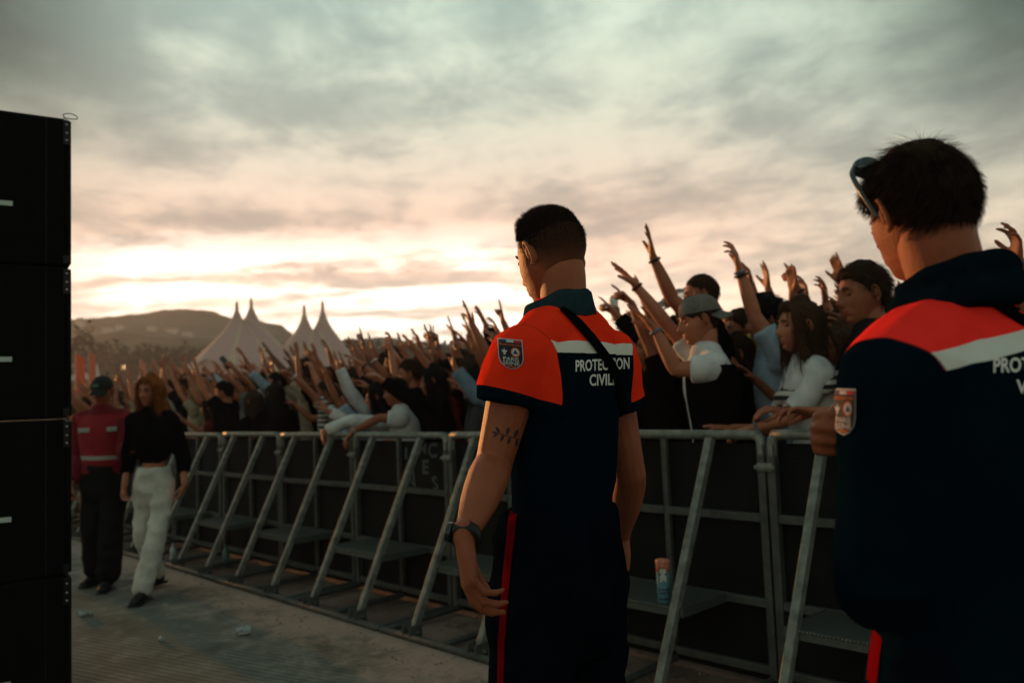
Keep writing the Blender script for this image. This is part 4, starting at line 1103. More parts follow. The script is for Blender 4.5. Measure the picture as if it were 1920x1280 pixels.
# ------------------------------------------------------------------ loudspeaker stack at the left
def speakers():
    E = at(134, 600, 3.8); E.z = 0
    du = V3(math.sin(R(56.7)), math.cos(R(56.7)), 0); dv = V3(-du.y, du.x, 0)   # du runs along the seen side towards the corner
    CAB = mat('speaker_cabinet', (.004, .0045, .004), .8, var=.35, vs=14, bump=.5, bs=260, spec=.05); MET = mat('speaker_rigging', (.012, .012, .012), .4, .6); GR = mat('speaker_grille', (.006, .006, .006), .8)
    LB = mat('speaker_label', (.42, .47, .45), .6)
    W_, Dp, Hh = 1.32, .95, .703
    top_labels = ['topmost black loudspeaker cabinet of the stack, with a wire loop on its corner', 'black loudspeaker cabinet second from the top of the stack', 'black loudspeaker cabinet third from the top of the stack', 'black loudspeaker cabinet at the bottom of the stack']
    for i in range(4):
        z = Hh * (3 - i)
        e = empty('loudspeaker', (E.x, E.y, z), math.atan2(du.y, du.x)); tag(e, top_labels[i].replace(',', ''), 'loudspeaker', 'stacked loudspeaker cabinets')
        # local: x from -W to 0 (corner), y 0..Dp away from the camera, z 0..Hh
        g = G().box((-W_, 0, .002), (-.022, Dp, Hh - .002)); obj('cabinet', g, CAB, e, smooth=False, bevel=.012)
        g = G().box((-.020, .004, .012), (0, Dp - .01, Hh - .012)); obj('side_rail', g, CAB, e, smooth=False, bevel=.004)
        g = G().box((-.105, -.003, .01), (-.100, -.001, Hh - .01)); obj('edge_trim', g, GR, e, smooth=False)
        g = G().box((-.034, -.006, Hh - .13), (-.008, -.001, Hh - .012)).box((-.034, -.006, .012), (-.008, -.001, .05))
        r = obj('rigging_plate', g, MET, e, smooth=False, bevel=.002)
        for dz in (.035, .075, .11): 
            b = G(); b.tube([(-.020, -.010, Hh - dz), (-.020, -.004, Hh - dz)], [.005, .005], 8); obj('rigging_bolt', b, mat('bright_bolt', (.5, .5, .5), .3, .9), r)
        g = G().box((-.335, -.004, .262), (-.235, -.001, .284)); obj('label_plate', g, LB, e, smooth=False)
        g = G().box((-.80, -.02, .24), (-.58, -.0022, .28)).box((-.80, -.002, .20), (-.58, -.0005, .31)); obj('grab_handle', g, GR, e, smooth=False)
        if i == 0:
            g = G(); g.tube([(-.02, 0, Hh - .008), (-.035, -.01, Hh + .008), (-.01, -.015, Hh + .018), (.020, 0, Hh + .016), (.026, .02, Hh + .008), (-.005, .02, Hh + .004), (-.03, .01, Hh + .001)], [.0022] * 7, 6, sub=5); obj('wire_loop', g, MET, e)
speakers()

# ------------------------------------------------------------------ far hills, trees, tents
def hill(name, prof, Yd, depth, m, z0=-1):
    V, F = [], []; n = len(prof)
    for j in range(9):
        t = j / 8
        for i, (px, py) in enumerate(prof):
            P = at(px, py, Yd); h = P.z
            f = math.sin(t * math.pi / 2) if t <= 1 else 1
            V.append((P.x * (1 - .0 * t) , Yd - depth * (1 - t), z0 + (h - z0) * f))
    for j in range(8):
        for i in range(n - 1): a = j * n + i; F.append((a, a + 1, a + n + 1, a + n))
    for j in range(5):
        for i, (px, py) in enumerate(prof):
            P = at(px, py, Yd); V.append((P.x, Yd + depth * (j + 1) / 5, z0 + (P.z - z0) * (1 - (j + 1) / 5)))
    o = 8 * n
    for j in range(5):
        for i in range(n - 1):
            a = o + j * n + i; F.append((a, a + 1, a + n + 1, a + n))
    g = G(V, F); N = fbm(np.array(V) * np.array([.03, .02, .0]), 4)
    return tag(obj(name, g, m), kind='structure')
def dense(prof, step, rough, seed):
    xs = np.arange(prof[0][0], prof[-1][0], step); ys = np.interp(xs, [p[0] for p in prof], [p[1] for p in prof])
    ys = ys + rough * fbm(np.stack([xs * .06, xs * 0 + seed, xs * 0], 1), 4)
    return list(zip(xs.tolist(), ys.tolist()))
HM = mat('far_hillside', (.12, .080, .052), .95, var=.45, vs=.045, spec=.0)
HM2 = mat('hill_meadow', (.13, .095, .06), .95, var=.5, vs=.06, spec=.0)
HILLS = hill('hills', dense([(-60, 800), (0, 720), (60, 640), (110, 606), (140, 600), (170, 604), (225, 596), (290, 590), (345, 583), (400, 586), (440, 598), (500, 604), (530, 608), (560, 640), (620, 642), (700, 634), (780, 640), (860, 646), (1000, 640), (1300, 640), (1700, 640), (2200, 640)], 4, 3.0, 3), 540, 160, HM)
hill('terrain', dense([(40, 790), (90, 700), (130, 645), (150, 640), (250, 626), (330, 634), (480, 640), (600, 656), (760, 652), (1000, 652), (1500, 650), (2300, 650)], 6, 3.5, 9), 330, 100, HM2)
LEAF = mat('far_foliage', (.028, .030, .014), .9, var=.5, vs=.8, spec=.05)
BARK = mat('far_bark', (.03, .02, .014), .9)
def far_tree(px, py_top, Yd, wpx, seed, label):
    top = at(px, py_top, Yd); h = top.z + .3; e = empty('tree', (top.x, Yd, 0)); tag(e, label, 'tree', 'trees along the far edge of the festival field')
    w_ = wpx / FPX * Yd; rg = np.random.default_rng(seed)
    g = G(); g.tube([(0, 0, -.2), (.1, 0, h * .3), (0, .1, h * .75)], [h * .03, h * .022, h * .008], 7); 
    for a in range(4): g.tube([(0, 0, h * (.3 + .08 * a)), (math.cos(a * 2.1) * w_ * .3, math.sin(a * 2.1) * w_ * .3, h * (.55 + .08 * a))], [h * .012, h * .004], 5)
    obj('trunk', g, BARK, e)
    n = 420; c = rg.normal(0, 1, (n, 3)); c /= np.linalg.norm(c, axis=1, keepdims=True); r = rg.uniform(.35, 1, n) ** .5
    lump = 1 + .35 * vnoise(c * 1.8 + seed)
    P = c * (r * lump)[:, None] * np.array([w_ / 2, w_ / 2, h * .36]) + np.array([0, 0, h * .62])
    s = rg.uniform(.05, .11, n) * w_; u = rg.normal(0, 1, (n, 3)); u /= np.linalg.norm(u, axis=1, keepdims=True); v = np.cross(u, rg.normal(0, 1, (n, 3))); v /= np.linalg.norm(v, axis=1, keepdims=True)
    VV = np.stack([P - u * s[:, None], P - v * s[:, None] * .8, P + u * s[:, None], P + v * s[:, None] * .8], 1).reshape(-1, 3)
    obj('crown', G(VV, [tuple(range(4 * i, 4 * i + 4)) for i in range(n)]), LEAF, e, smooth=False)
tk = [(-40, 600, 170, 90), (40, 612, 175, 90), (100, 604, 160, 70), (155, 600, 150, 54), (182, 645, 185, 50), (208, 638, 190, 60), (240, 650, 185, 60), (268, 642, 195, 60), (300, 648, 190, 70), (335, 642, 195, 56), (362, 652, 190, 60), (395, 644, 200, 60), (640, 638, 220, 60), (672, 630, 230, 60), (700, 636, 215, 60), (735, 642, 220, 70), (770, 636, 225, 60), (800, 644, 210, 60), (835, 642, 220, 60), (880, 646, 220, 70), (930, 640, 215, 70), (985, 642, 220, 80)]
for i, (a, b_, c, d_) in enumerate(tk):
    if i < 3: continue
    far_tree(a, b_, c, d_, i, ('hazy tree with rounded crown near the speaker stack, tallest at the far left' if i == 3 else 'hazy distant tree below the hill, ' + ['', '', '', '', 'behind the first white marquee', 'behind the red flags', 'above the walking woman', 'right of the walking woman', 'left of the long pale house', 'under the long pale house', 'left of the raised phone', 'touching the large tent'][i] if 3 < i < 12 else ('hazy distant tree hidden behind the loudspeaker stack' if i < 3 else 'hazy distant tree on the low horizon, ' + ['right beside the smaller tent', 'second to the right of the smaller tent', 'third to the right of the smaller tent', 'behind the hand with rings', 'behind the lone claw shaped hand', 'left of the small dark phone', 'behind the small dark phone', 'behind the wide open hand', 'partly behind the polo guard', 'wholly behind the polo guard'][i - 12])).replace(',', ''))
WALLM = mat('far_plaster', (.50, .42, .34), .9); ROOFM = mat('far_roof', (.22, .11, .07), .9)
HBV = BVHTree.FromPolygons([tuple(v.co) for v in HILLS.data.vertices], [tuple(q.vertices) for q in HILLS.data.polygons])
for i, (px, py, w_, h_) in enumerate([(205, 621, 20, 8), (226, 617, 14, 10), (286, 618, 16, 8), (322, 622, 22, 8), (352, 628, 18, 7), (150, 612, 12, 15)]):
    P, _n, _i, _d = HBV.ray_cast(CAM, ray(px, py).normalized()); Yd = P.y; W = w_ / FPX * Yd; Hh = h_ / FPX * Yd
    e = empty('house', (P.x, Yd, P.z)); tag(e, ['small pale house on the hillside, farthest left of the row', 'pale house on hillside, second from the left', 'pale house in the middle of the hillside', 'long pale house below the wooded ridge', 'pale house on hillside nearest the tents', 'tall pale building beside the loudspeaker stack'][i].replace(',', ''), 'house', 'houses on the hillside')
    obj('wall', G().box((-W / 2, -2, -1.5), (W / 2, 2, Hh * .75)), WALLM, e, smooth=False)
    obj('roof', G([(-W / 2 - .4, -2.5, Hh * .75), (W / 2 + .4, -2.5, Hh * .75), (W / 2 + .4, 2.5, Hh * .75), (-W / 2 - .4, 2.5, Hh * .75), (-W / 2, 0, Hh * 1.1), (W / 2, 0, Hh * 1.1)], [(0, 1, 5, 4), (2, 3, 4, 5), (1, 2, 5), (3, 0, 4), (3, 2, 1, 0)]), ROOFM, e, smooth=False)
def tent_mat(name, a, b):
    m = bpy.data.materials.new(name); m.use_nodes = True; T = NT(m.node_tree); p = T.n['Principled BSDF']; tc = T.new('ShaderNodeTexCoord').outputs['Object']
    s = T.new('ShaderNodeSeparateXYZ'); T.link(tc, s.inputs[0]); an = T.m('ARCTAN2', s.outputs[1], s.outputs[0])
    f = T.m('GREATER_THAN', T.m('SINE', T.m('ADD', T.m('MULTIPLY', an, 8.0), .9)), .86)
    c = T.mix(f, a, b); T.link(T.mix(T.m('MULTIPLY', T.noise(tc, .6, 3), .3), c, (.30, .22, .22)), p.inputs['Base Color']); p.inputs['Roughness'].default_value = .6
    return m
def big_tent(masts, Yd, foot_px, foot_py, hw_px, label, m):
    """masts: list of (px, py) tips"""
    tips = [at(x, y, Yd) for x, y in masts]; cx = sum(p.x for p in tips) / len(tips)
    W = hw_px / FPX * Yd; n, rr = 96, 40; ztop = max(p.z for p in tips); eave = 3.2
    foot = at(foot_px, foot_py, Yd).x - cx
    V, F = [], []
    def height(x, y):
        # cloth pulled up to each mast in a concave cone, scalloped towards the guy points
        z = eave
        for i, p in enumerate(tips):
            mx = (p.x - cx) * 1.0; my = (-.12 + .24 * (i % 2)) * W
            d = math.hypot((x - mx), (y - my)) / W
            zc_ = eave + (p.z - eave) * (.15 * math.exp(-d * 14) + .85 * max(0, 1 - .82 * d))
            z = max(z, zc_) if i == 0 else (max(z, zc_) + .0)
        r = math.hypot(x, y) / W; a = math.atan2(y, x)
        return z - (r ** 4) * 1.2 * (.5 + .5 * math.cos(a * 8))
    for j in range(rr + 1):
        r = (j / rr) ** 1.6 * W
        for i in range(n):
            a = 2 * math.pi * i / n; sc_ = 1 - .06 * (1 - abs(math.cos(a * 4))) * (j / rr)
            x, y = r * math.cos(a) * sc_ + foot * (j / rr) * .5, r * math.sin(a) * sc_ * .8; V.append((x, y, height(x, y)))
    for j in range(rr):
        for i in range(n): F.append((j * n + i, j * n + (i + 1) % n, (j + 1) * n + (i + 1) % n, (j + 1) * n + i))
    e = empty('circus_tent', (cx, Yd, 0)); tag(e, label, 'tent')
    c = obj('canopy', G(V, F), m, e)
    g = G(); o = rr * n
    Vw, Fw = [], []
    for i in range(n):
        x, y, z = V[o + i]; Vw += [(x * .97, y * .97, z - .05), (x * .97, y * .97, -.3)]
    for i in range(n): a = 2 * i; b_ = 2 * ((i + 1) % n); Fw.append((a, b_, b_ + 1, a + 1))
    obj('side_wall', G(Vw, Fw), m, e)
    for p, i in zip(tips, range(9)):
        my = (-.12 + .24 * (i % 2)) * W
        Vp, Fp = [], []; nr = 26
        for j in range(nr + 1):
            r = .30 + (.26 * W - .30) * (j / nr) ** 1.7
            for q in range(32):
                a = 2 * math.pi * q / 32; x, y = p.x - cx + r * math.cos(a), my + r * math.sin(a)
                d = r / W; top_ = p.z - .9; t_ = min(1, d / .26)
                z = height(x, y) + .06 * (1 - t_) + max(0, (top_ - height(x, y))) * (1 - t_) ** 9 * 1.0
                Vp.append((x, y, z if j < nr else height(x, y) - .05))
        for j in range(nr):
            for q in range(32): Fp.append((j * 32 + q, j * 32 + (q + 1) % 32, (j + 1) * 32 + (q + 1) % 32, (j + 1) * 32 + q))
        obj('canopy_peak', G(Vp, Fp), m, c); g = G(); g.tube([(p.x - cx, my, p.z - 1.4), (p.x - cx, my, p.z - .2), (p.x - cx, my, p.z + .4)], [.30, .26, .16], 8); obj('mast_cap', g, m, e)
    return e
TM = tent_mat('tent_canvas', (.40, .255, .24), (.44, .35, .23))
big_tent([(449, 573), (466, 563)], 118, 470, 690, 128, 'large pale circus tent with twin peaks in front of the wooded hill', TM)
big_tent([(573, 578), (602, 568)], 128, 600, 690, 96, 'pale circus tent with twin peaks right of the larger tent', TM)
# small white marquees and banners on the far left
WT = mat('white_marquee', (.50, .46, .40), .8)
for i, (px, py, wpx, Yd) in enumerate([(152, 668, 30, 60), (182, 678, 24, 70), (268, 678, 22, 75), (345, 690, 30, 62)]):
    P = at(px, py, Yd); W = wpx / FPX * Yd / 2; e = empty('marquee', (P.x, Yd, 0)); tag(e, ['small white peaked marquee beside the loudspeaker stack', 'white peaked marquee behind the man in the red jacket', 'small white marquee beyond the walking woman', 'pale marquee left of the raised telephone'][i], 'marquee', 'small white marquees in the field')
    z = P.z; ez = z * .72
    obj('roof', G([(-W, -W, ez), (W, -W, ez), (W, W, ez), (-W, W, ez), (-W * .3, -W * .3, ez + (z - ez) * .35), (W * .3, -W * .3, ez + (z - ez) * .35), (W * .3, W * .3, ez + (z - ez) * .35), (-W * .3, W * .3, ez + (z - ez) * .35), (0, 0, z)], [(0, 1, 5, 4), (1, 2, 6, 5), (2, 3, 7, 6), (3, 0, 4, 7), (4, 5, 8), (5, 6, 8), (6, 7, 8), (7, 4, 8)]), WT, e, smooth=False)
    for x, y in ((-W, -W), (W, -W), (W, W), (-W, W)): obj('leg', G().box((x - .05, y - .05, 0), (x + .05, y + .05, ez)), WT, e, smooth=False)
for i, (px, py, Yd, col) in enumerate([(141, 660, 40, (.6, .10, .04)), (166, 655, 55, (.5, .12, .06)), (262, 672, 60, (.5, .16, .10))]):
    P = at(px, py, Yd); e = empty('feather_flag', (P.x, Yd, 0)); tag(e, ['red feather flag close beside the loudspeaker stack', 'red feather flag between two white marquees', 'faded red flag beyond the walking woman'][i], 'flag', 'red flags in the field')
    obj('pole', G().tube([(0, 0, 0), (0, 0, P.z)], [.03, .02], 6), MET_ if 0 else WT, e)
    h = P.z; obj('cloth', G([(0, -.01, h), (.45, -.01, h * .93), (.5, -.01, h * .7), (.42, -.01, h * .45), (0, -.01, h * .42), (0, .01, h), (.45, .01, h * .93), (.5, .01, h * .7), (.42, .01, h * .45), (0, .01, h * .42)], [(4, 3, 2, 1, 0), (5, 6, 7, 8, 9), (0, 1, 6, 5), (1, 2, 7, 6), (2, 3, 8, 7), (3, 4, 9, 8), (4, 0, 5, 9)]), mat('flag_red_%s' % 'abc'[i], col, .8), e, smooth=False)
# ------------------------------------------------------------------ clothes of the crowd
def cloth(name, c, **k): return mat(name, c, .95, var=.22, vs=9, bump=.5, bs=220, spec=.0 if max(c) < .03 else .1, **k)
BLK = cloth('cotton_black', (.004, .004, .005)); CHAR = cloth('cotton_charcoal', (.012, .013, .015)); WHI = cloth('cotton_white', (.50, .51, .50))
PBL = cloth('cotton_pale_blue', (.25, .33, .40)); YEL = cloth('cotton_mustard', (.38, .26, .07)); DEN = cloth('denim_light', (.13, .20, .26)); MAR = cloth('cotton_maroon', (.08, .012, .014))
GRN = cloth('cotton_olive', (.05, .055, .03)); NAV = cloth('cotton_navy', (.010, .016, .035)); GRY = cloth('cotton_grey', (.14, .14, .14)); JEAN = cloth('denim_dark', (.02, .03, .05)); RED_ = cloth('cotton_red', (.28, .02, .02)); BEI = cloth('cotton_beige', (.30, .24, .17))
STR_ = stripes('cotton_striped', (.012, .012, .014), (.45, .43, .38), 22.0)
BAND = mat('rubber_band', (.01, .01, .012), .5); BANDC = mat('festival_band', (.10, .12, .16), .6, var=.8, vs=60); SILV = mat('silver_clasp', (.5, .5, .5), .3, .9)
SKINS = [SK_A, SK_B, SK_A, SK_B, SK_B, SK_C]

def crowd_person(px, py, D, label, rz=88, arms=None, top=BLK, sleeve=.6, hair='short', hm=None, sk=SK_B, fem=False, head=(0, -4, 0), lean=(0, .03), bottom=JEAN, hs=1.03, band=None, seed=None, Hh=None, build=1.0, group='crowd at the barrier', zup=0.0):
    d = ray(px, py); t = (D) / d.dot(bn); P = CAM + d * t
    H = Hh or min(max((P.z - zup) / .928, 1.55), 1.98); k = H / 1.8; r = R(rz)
    Rm = Matrix.Rotation(r, 4, 'Z'); off = Rm @ V3(lean[0] * 1.15, lean[1] * 1.15 + .018, 0)
    loc = V3(P.x - off.x, P.y - off.y, zup); M = Matrix.Translation(loc) @ Rm
    seed = seed if seed is not None else int(px * 7 + py); rr = random.Random(seed)
    A = {}
    for s_, spec in (arms or {}).items():
        e, w_, tp, pose, *rest = spec; pr = rest[0] if rest else (0, 0)
        S = shoulder(k, -1 if s_ == 'L' else 1, lean, build)
        a = solve_arm(M, S, .30 * k, .26 * k, e, w_, tp, pr, k)
        nn = rest[1] if len(rest) > 1 else (0, .9, -.5)
        a['n'] = Vector(nn); a['pose'] = pose; A[s_] = a
    for s_, sx in (('L', -1), ('R', 1)):
        if s_ not in A:
            S = shoulder(k, sx, lean, build); el = rr.uniform(.2, .9)
            E = S + V3(sx * .06, .30 * math.cos(el), .16 * math.sin(el) - .12) * k if D > 4.3 else S + V3(sx * .08, .10, -.27) * k
            W_ = E + V3(-sx * .03, .18, .17) * k if D > 4.3 else E + V3(-sx * .06, .24, .02) * k
            A[s_] = dict(E=E, W=W_, d=(W_ - E).normalized() + V3(0, .1, .1), n=(0, .8, -.5), pose=rr.choice(['reach', 'open', 'claw', 'relaxed']))
    near = D < 4.45 and px > 560
    info = figure(H, loc, r, build, lean, head=tuple(R(v) for v in head), arms=A, skinm=sk, vox=.006 if near else .007, hd=(72, 60) if px > 1150 else (48, 40), fem=fem, label=label, hs=hs, group=group, shoes=D < 5, fr=1.0) if 0 else figure(H, loc, r, build, lean, tuple(R(v) for v in head), A, None, hs, fem, .97, sk, .006 if near else .007, (72, 60) if px > 1150 else (48, 40), label=label, group=group, shoes=D < 4.5)
    shirt(info, top, sleeve, .016 if sleeve < 1 else .018, .010 if near else .013, fem, build, seed=seed, amp=.007, name='shirt' if sleeve < 1 else 'sweater')
    trousers(info, bottom, .012, .3, vox=.016, fem=fem, seed=seed)
    hm = hm or HAIR_D
    if hair == 'short': hair_short(info, hm, seed, 2600 if near else 1200, .034, .012, .008, front=.062, side=.006, nape=-.07, soft=.02, width=.0018, lift=.45)
    elif hair == 'curly': hair_short(info, hm, seed, 3000 if near else 1200, .040, .026, .016, front=.060, side=.0, nape=-.078, soft=.03, lift=1.3, width=.0022, lump=.016)
    elif hair == 'crop': hair_short(info, hm, seed, 2200, .010, .004, .002, front=.064, side=.02, nape=-.06, soft=.02, lift=.9, width=.0016)
    elif hair == 'bob':
        hair_long(info, hm, seed, .13, 1800 if near else 800, .095)
    elif hair == 'long': hair_long(info, hm, seed, .36, 2200 if near else 900, .12)
    if band:
        for s_, m_, t_ in band: bracelet(info, s_, m_, t_, .016)
    return info
def phone(info, s_, label, lit=False, off=.0, tilt=0.0, w=.074, h=.152):
    a = info['arms'][s_]; M = info['M']; c = M @ (a['palm'] + a['d'] * .03); up = (M.to_3x3() @ a['d']).normalized(); n = (M.to_3x3() @ a['n']); n = (n - up * n.dot(up)).normalized()
    x = up.cross(n); e = empty('phone'); e.matrix_world = Matrix(((x.x, up.x, n.x, c.x), (x.y, up.y, n.y, c.y), (x.z, up.z, n.z, c.z), (0, 0, 0, 1)))
    obj('case', G().box((-w / 2, -h / 2, -.004), (w / 2, h / 2, .004)), mat('phone_case', (.012, .012, .013), .35, spec=.5), e, smooth=False, bevel=.003)
    obj('screen', G().box((-w / 2 + .003, -h / 2 + .004, .0041), (w / 2 - .003, h / 2 - .004, .0050)), mat('phone_screen_lit', (.2, .2, .2), .2, emit=((1, .62, .32), 2.2)) if lit else mat('phone_screen', (.03, .03, .035), .15, spec=.7), e, smooth=False)
    g = G()
    for dx, dy in ((-.018, .055), (-.018, .036), (-.002, .046)): g.tube([(dx, dy, -.004), (dx, dy, -.0065)], [.006, .006], 12, flat=True)
    obj('lens', g, mat('phone_lens', (.02, .02, .02), .1, spec=.8), e)
    tag(e, label, 'phone', 'phones held up in the crowd'); return e
C = crowd_person
# right of the middle guard
c1 = C(1312, 606, 3.98, 'man in backwards grey cap, white tee and black vest, both arms reaching left', 88, {'L': ((1268, 693), (1228, 617), (1182, 570), 'flat', (0, 0), (0, .7, -.7)), 'R': ((1238, 592), (1192, 535), (1146, 486), 'flat', (0, 0), (0, .7, -.7))}, WHI, .62, None, hs=1.08, sk=SK_A, head=(4, -8, 0), band=[('L', BANDC, .95), ('R', MAR, .96)])
def cap(info, m, back=True, f=1.0, logo=None, name='cap'):
    g = G(); V, F = [], []; nu, nv = 40, 12
    for j in range(nv + 1):
        ph = R(2 + 88 * j / nv)
        for i in range(nu):
            a = 2 * math.pi * i / nu; r = math.cos(ph) ** .85
            V.append((.084 * r * math.sin(a), -.008 + (.104 if math.cos(a) > 0 else .106) * r * math.cos(a), .035 + .092 * math.sin(ph)))
    for j in range(nv):
        for i in range(nu): F.append((j * nu + i, (j + 1) * nu + i, (j + 1) * nu + (i + 1) % nu, j * nu + (i + 1) % nu))
    c = headpart(info, wrinkle(G(V, F), .002, (30, 30, 20)), name, m)
    s = -1 if back else 1; V, F = [], []
    for j in range(9):
        for i in range(17):
            a = R(-62 + 124 * i / 16); t = j / 8
            x = .083 * math.sin(a) * (1 + .02 * t); y = s * (.100 * math.cos(a) - .004 + t * .072 * math.cos(a) ** .5); V.append((x, y, .040 - .030 * t - .030 * (math.sin(a) ** 2)))
    n = len(V); V += [(x, y, z - .004) for x, y, z in V]
    for j in range(8):
        for i in range(16): a = j * 17 + i; F += [(a, a + 1, a + 18, a + 17), (n + a + 17, n + a + 18, n + a + 1, n + a)]
    for i in range(16): a = 8 * 17 + i; F.append((a, a + 1, n + a + 1, n + a))
    obj('brim', G(V, F).xf(info['Mh']), m, c)
    obj('cap_button', G().tube([(0, -.008, .124), (0, -.008, .131)], [.008, .005], 10).xf(info['Mh']), m, c)
    if logo:
        obj('cap_badge', G().box((-.022, .093, .058), (.022, .101, .082)).xf(info['Mh']), logo, c, smooth=False)
    return c
hair_short(c1, HAIR_D, 3, 900, .016, .005, .002, front=.03, side=.0, nape=-.072, soft=.02, width=.0018)
cap(c1, mat('cap_grey', (.12, .115, .10), .95, var=.25, vs=40, bump=.5, bs=300), True)
def vest(info, m, k_=1.0, z0=.92, inf=.040, name='vest', x0=.0):
    k = info['k']; g = G(); torso(g, k * 1.0, info['lean'], inf, 1.0, z0, False); v = voxel(g, .012, 3); wrinkle(v, .005, (8, 8, 6)); 
    # open front: keep the back and the sides
    keep = [f for f in v.F if not (all(v.V[i][1] > info['lean'][1] * .6 + .02 for i in f) and all(abs(v.V[i][0]) < .085 for i in f)) and not all(v.V[i][2] > 1.44 * k for i in f)]
    o = obj(name, G(v.V, keep), m, info['o']); o.modifiers.new('s', 'SOLIDIFY').thickness = .004; return o
vest(c1, BLK)
c2 = C(1316, 556, 4.42, 'short haired man behind the grey cap, straight arm raised above everyone, bottle in other hand', 84, {'L': ((1243, 546), (1212, 455), (1209, 390), 'open', (0, 0), (0, .9, .2)), 'R': ((1296, 625), (1274, 592), (1262, 560), 'grip')}, BLK, .6, 'crop', band=[('L', BAND, .93)], zup=.16)
e = empty('crate', c2['o'].location - Vector((0, 0, .16))); obj('crate_body', G().box((-.3, -.2, .01), (.3, .25, .15)), GRY, e, smooth=False, bevel=.01); obj('crate_lid', G().box((-.31, -.21, .1505), (.31, .26, .158)), CHAR, e, smooth=False); tag(e, 'low flat crate under the man with the highest raised hand', 'crate')
def bottle(info, s_, label):
    a = info['arms'][s_]; c = info['M'] @ (a['palm'] + a['d'] * .02); e = empty('bottle'); ax = V3(.78, .1, .5).normalized()
    e.matrix_world = Matrix.Translation(c) @ ax.to_track_quat('Z', 'Y').to_matrix().to_4x4()
    m = bpy.data.materials.new('clear_plastic'); m.use_nodes = True; p = m.node_tree.nodes['Principled BSDF']; p.inputs['Base Color'].default_value = (.75, .80, .80, 1); p.inputs['Transmission Weight'].default_value = .75; p.inputs['Roughness'].default_value = .15; p.inputs['IOR'].default_value = 1.2
    obj('body', G().tube([(0, 0, -.11), (0, 0, -.06), (0, 0, -.055), (0, 0, 0), (0, 0, .06), (0, 0, .10), (0, 0, .125), (0, 0, .14)], [.036, .037, .033, .036, .037, .034, .016, .012], 20, sub=2), m, e)
    obj('label_band', G().tube([(0, 0, -.03), (0, 0, .035)], [.0375, .0375], 20, flat=True), mat('bottle_label', (.12, .25, .40), .5, var=.6, vs=30), e); obj('bottle_cap', G().tube([(0, 0, .138), (0, 0, .155)], [.0145, .0145], 14, flat=True), mat('cap_blue', (.05, .15, .4), .5), e)
    tag(e, label, 'bottle'); return e
bottle(c2, 'R', 'clear plastic water bottle held up beside the grey cap')
C(1222, 655, 4.55, 'person mostly behind the middle guard, one arm stretched far left above his shoulder', 90, {'L': ((1197, 592), (1165, 524), (1117, 492), 'point', (0, 0), (0, .3, -1))}, BLK, .6, 'short', HAIR_B)
c3 = C(1192, 668, 5.1, 'person behind the middle guard lifting a pale can above his shoulder', 90, {'L': ((1180, 640), (1160, 600), (1158, 562), 'grip')}, CHAR, .6, 'short')
def can(info, s_, label, m):
    a = info['arms'][s_]; c = info['M'] @ (a['palm'] + V3(0, 0, .02)); e = empty('drink_can', c)
    obj('can_body', G().tube([(0, 0, -.06), (0, 0, -.054), (0, 0, .05), (0, 0, .06)], [.028, .033, .033, .027], 18), m, e); obj('can_lid', G().tube([(0, 0, .060), (0, 0, .064)], [.026, .026], 16, flat=True), SILV, e); tag(e, label, 'can')
can(c3, 'L', 'pale drink can held up behind the middle guard', mat('can_pale', (.40, .40, .38), .4, .4, var=.5, vs=40))
c4 = C(1437, 604, 4.55, 'curly dark haired man in a pale blue tee, right of grey cap, arm straight up', 86, {'L': ((1415, 592), (1382, 492), (1369, 430), 'claw', (0, 0), (.4, .9, -.3))}, PBL, .66, 'curly', HAIR_B, SK_A, Hh=1.95, band=[('L', BANDC, .95), ('L', BAND, .88)])
C(1392, 622, 5.0, 'person in a mustard yellow tee between the grey cap and the pale blue tee', 88, {'L': ((1424, 575), (1408, 532), (1400, 500), 'relaxed')}, YEL, .62, 'short')
c6 = C(1498, 618, 4.02, 'brown bob haired person in white tee with striped sweater over shoulders, arm along rail', 92, {'L': ((1478, 786), (1414, 802), (1390, 806), 'relaxed', (0, 0), (0, 0, -1))}, WHI, .78, 'bob', HAIR_M, SK_A, True, hs=1.08, head=(6, 2, 0), band=[('L', BANDC, .95)])
def shawl(info, m):
    k = info['k']; g = G(); n = 16; lx, ly = info['lean']
    g.tube([(lx + .19 * k * math.sin(a) , ly - .02 + .13 * math.cos(a), (1.44 - .05 * abs(math.sin(a)) - .10 * max(0, math.cos(a))) * k) for a in [2 * math.pi * i / n for i in range(n + 1)]], [.042 + .008 * math.sin(i * 2.3) for i in range(n + 1)], 12, sub=2)
    v = voxel(g, .012, 3); wrinkle(v, .009, (14, 14, 12)); obj('striped_sweater', v, m, info['o'])
shawl(c6, STR_)
c7 = C(1576, 655, 4.5, 'long brown haired person in a striped top holding a phone beside the bob haired one', 92, {'L': ((1548, 770), (1510, 686), (1493, 640), 'grip', (0, 0), (.2, .9, .1))}, STR_, .5, 'long', HAIR_M, SK_B, True, band=[('L', BAND, .94), ('L', BANDC, .90)])
phone(c7, 'L', 'dark phone held up in front of the brown bob haired face', w=.076, h=.155)
C(1562, 612, 5.2, 'person with black wristband and pointing finger, left of the open raised hand', 88, {'L': ((1528, 605), (1496, 542), (1472, 478), 'point', (0, 0), (0, .9, .2))}, CHAR, .6, 'short', HAIR_B, band=[('L', BAND, .93)])
C(1618, 538, 3.98, 'young man in profile with dark brown hair, close left of the hooded guard', 90, {}, CHAR, .6, 'short', HAIR_D, SK_B, hs=1.10, head=(4, -4, 0))
C(1604, 640, 4.9, 'person behind the young profile, open hand raised high with fingers spread', 88, {'L': ((1592, 612), (1578, 532), (1567, 452), 'open', (0, 0), (.5, .9, .1)), 'R': ((1575, 630), (1548, 566), (1541, 508), 'claw')}, GRY, .6, 'short', HAIR_M, SK_A)
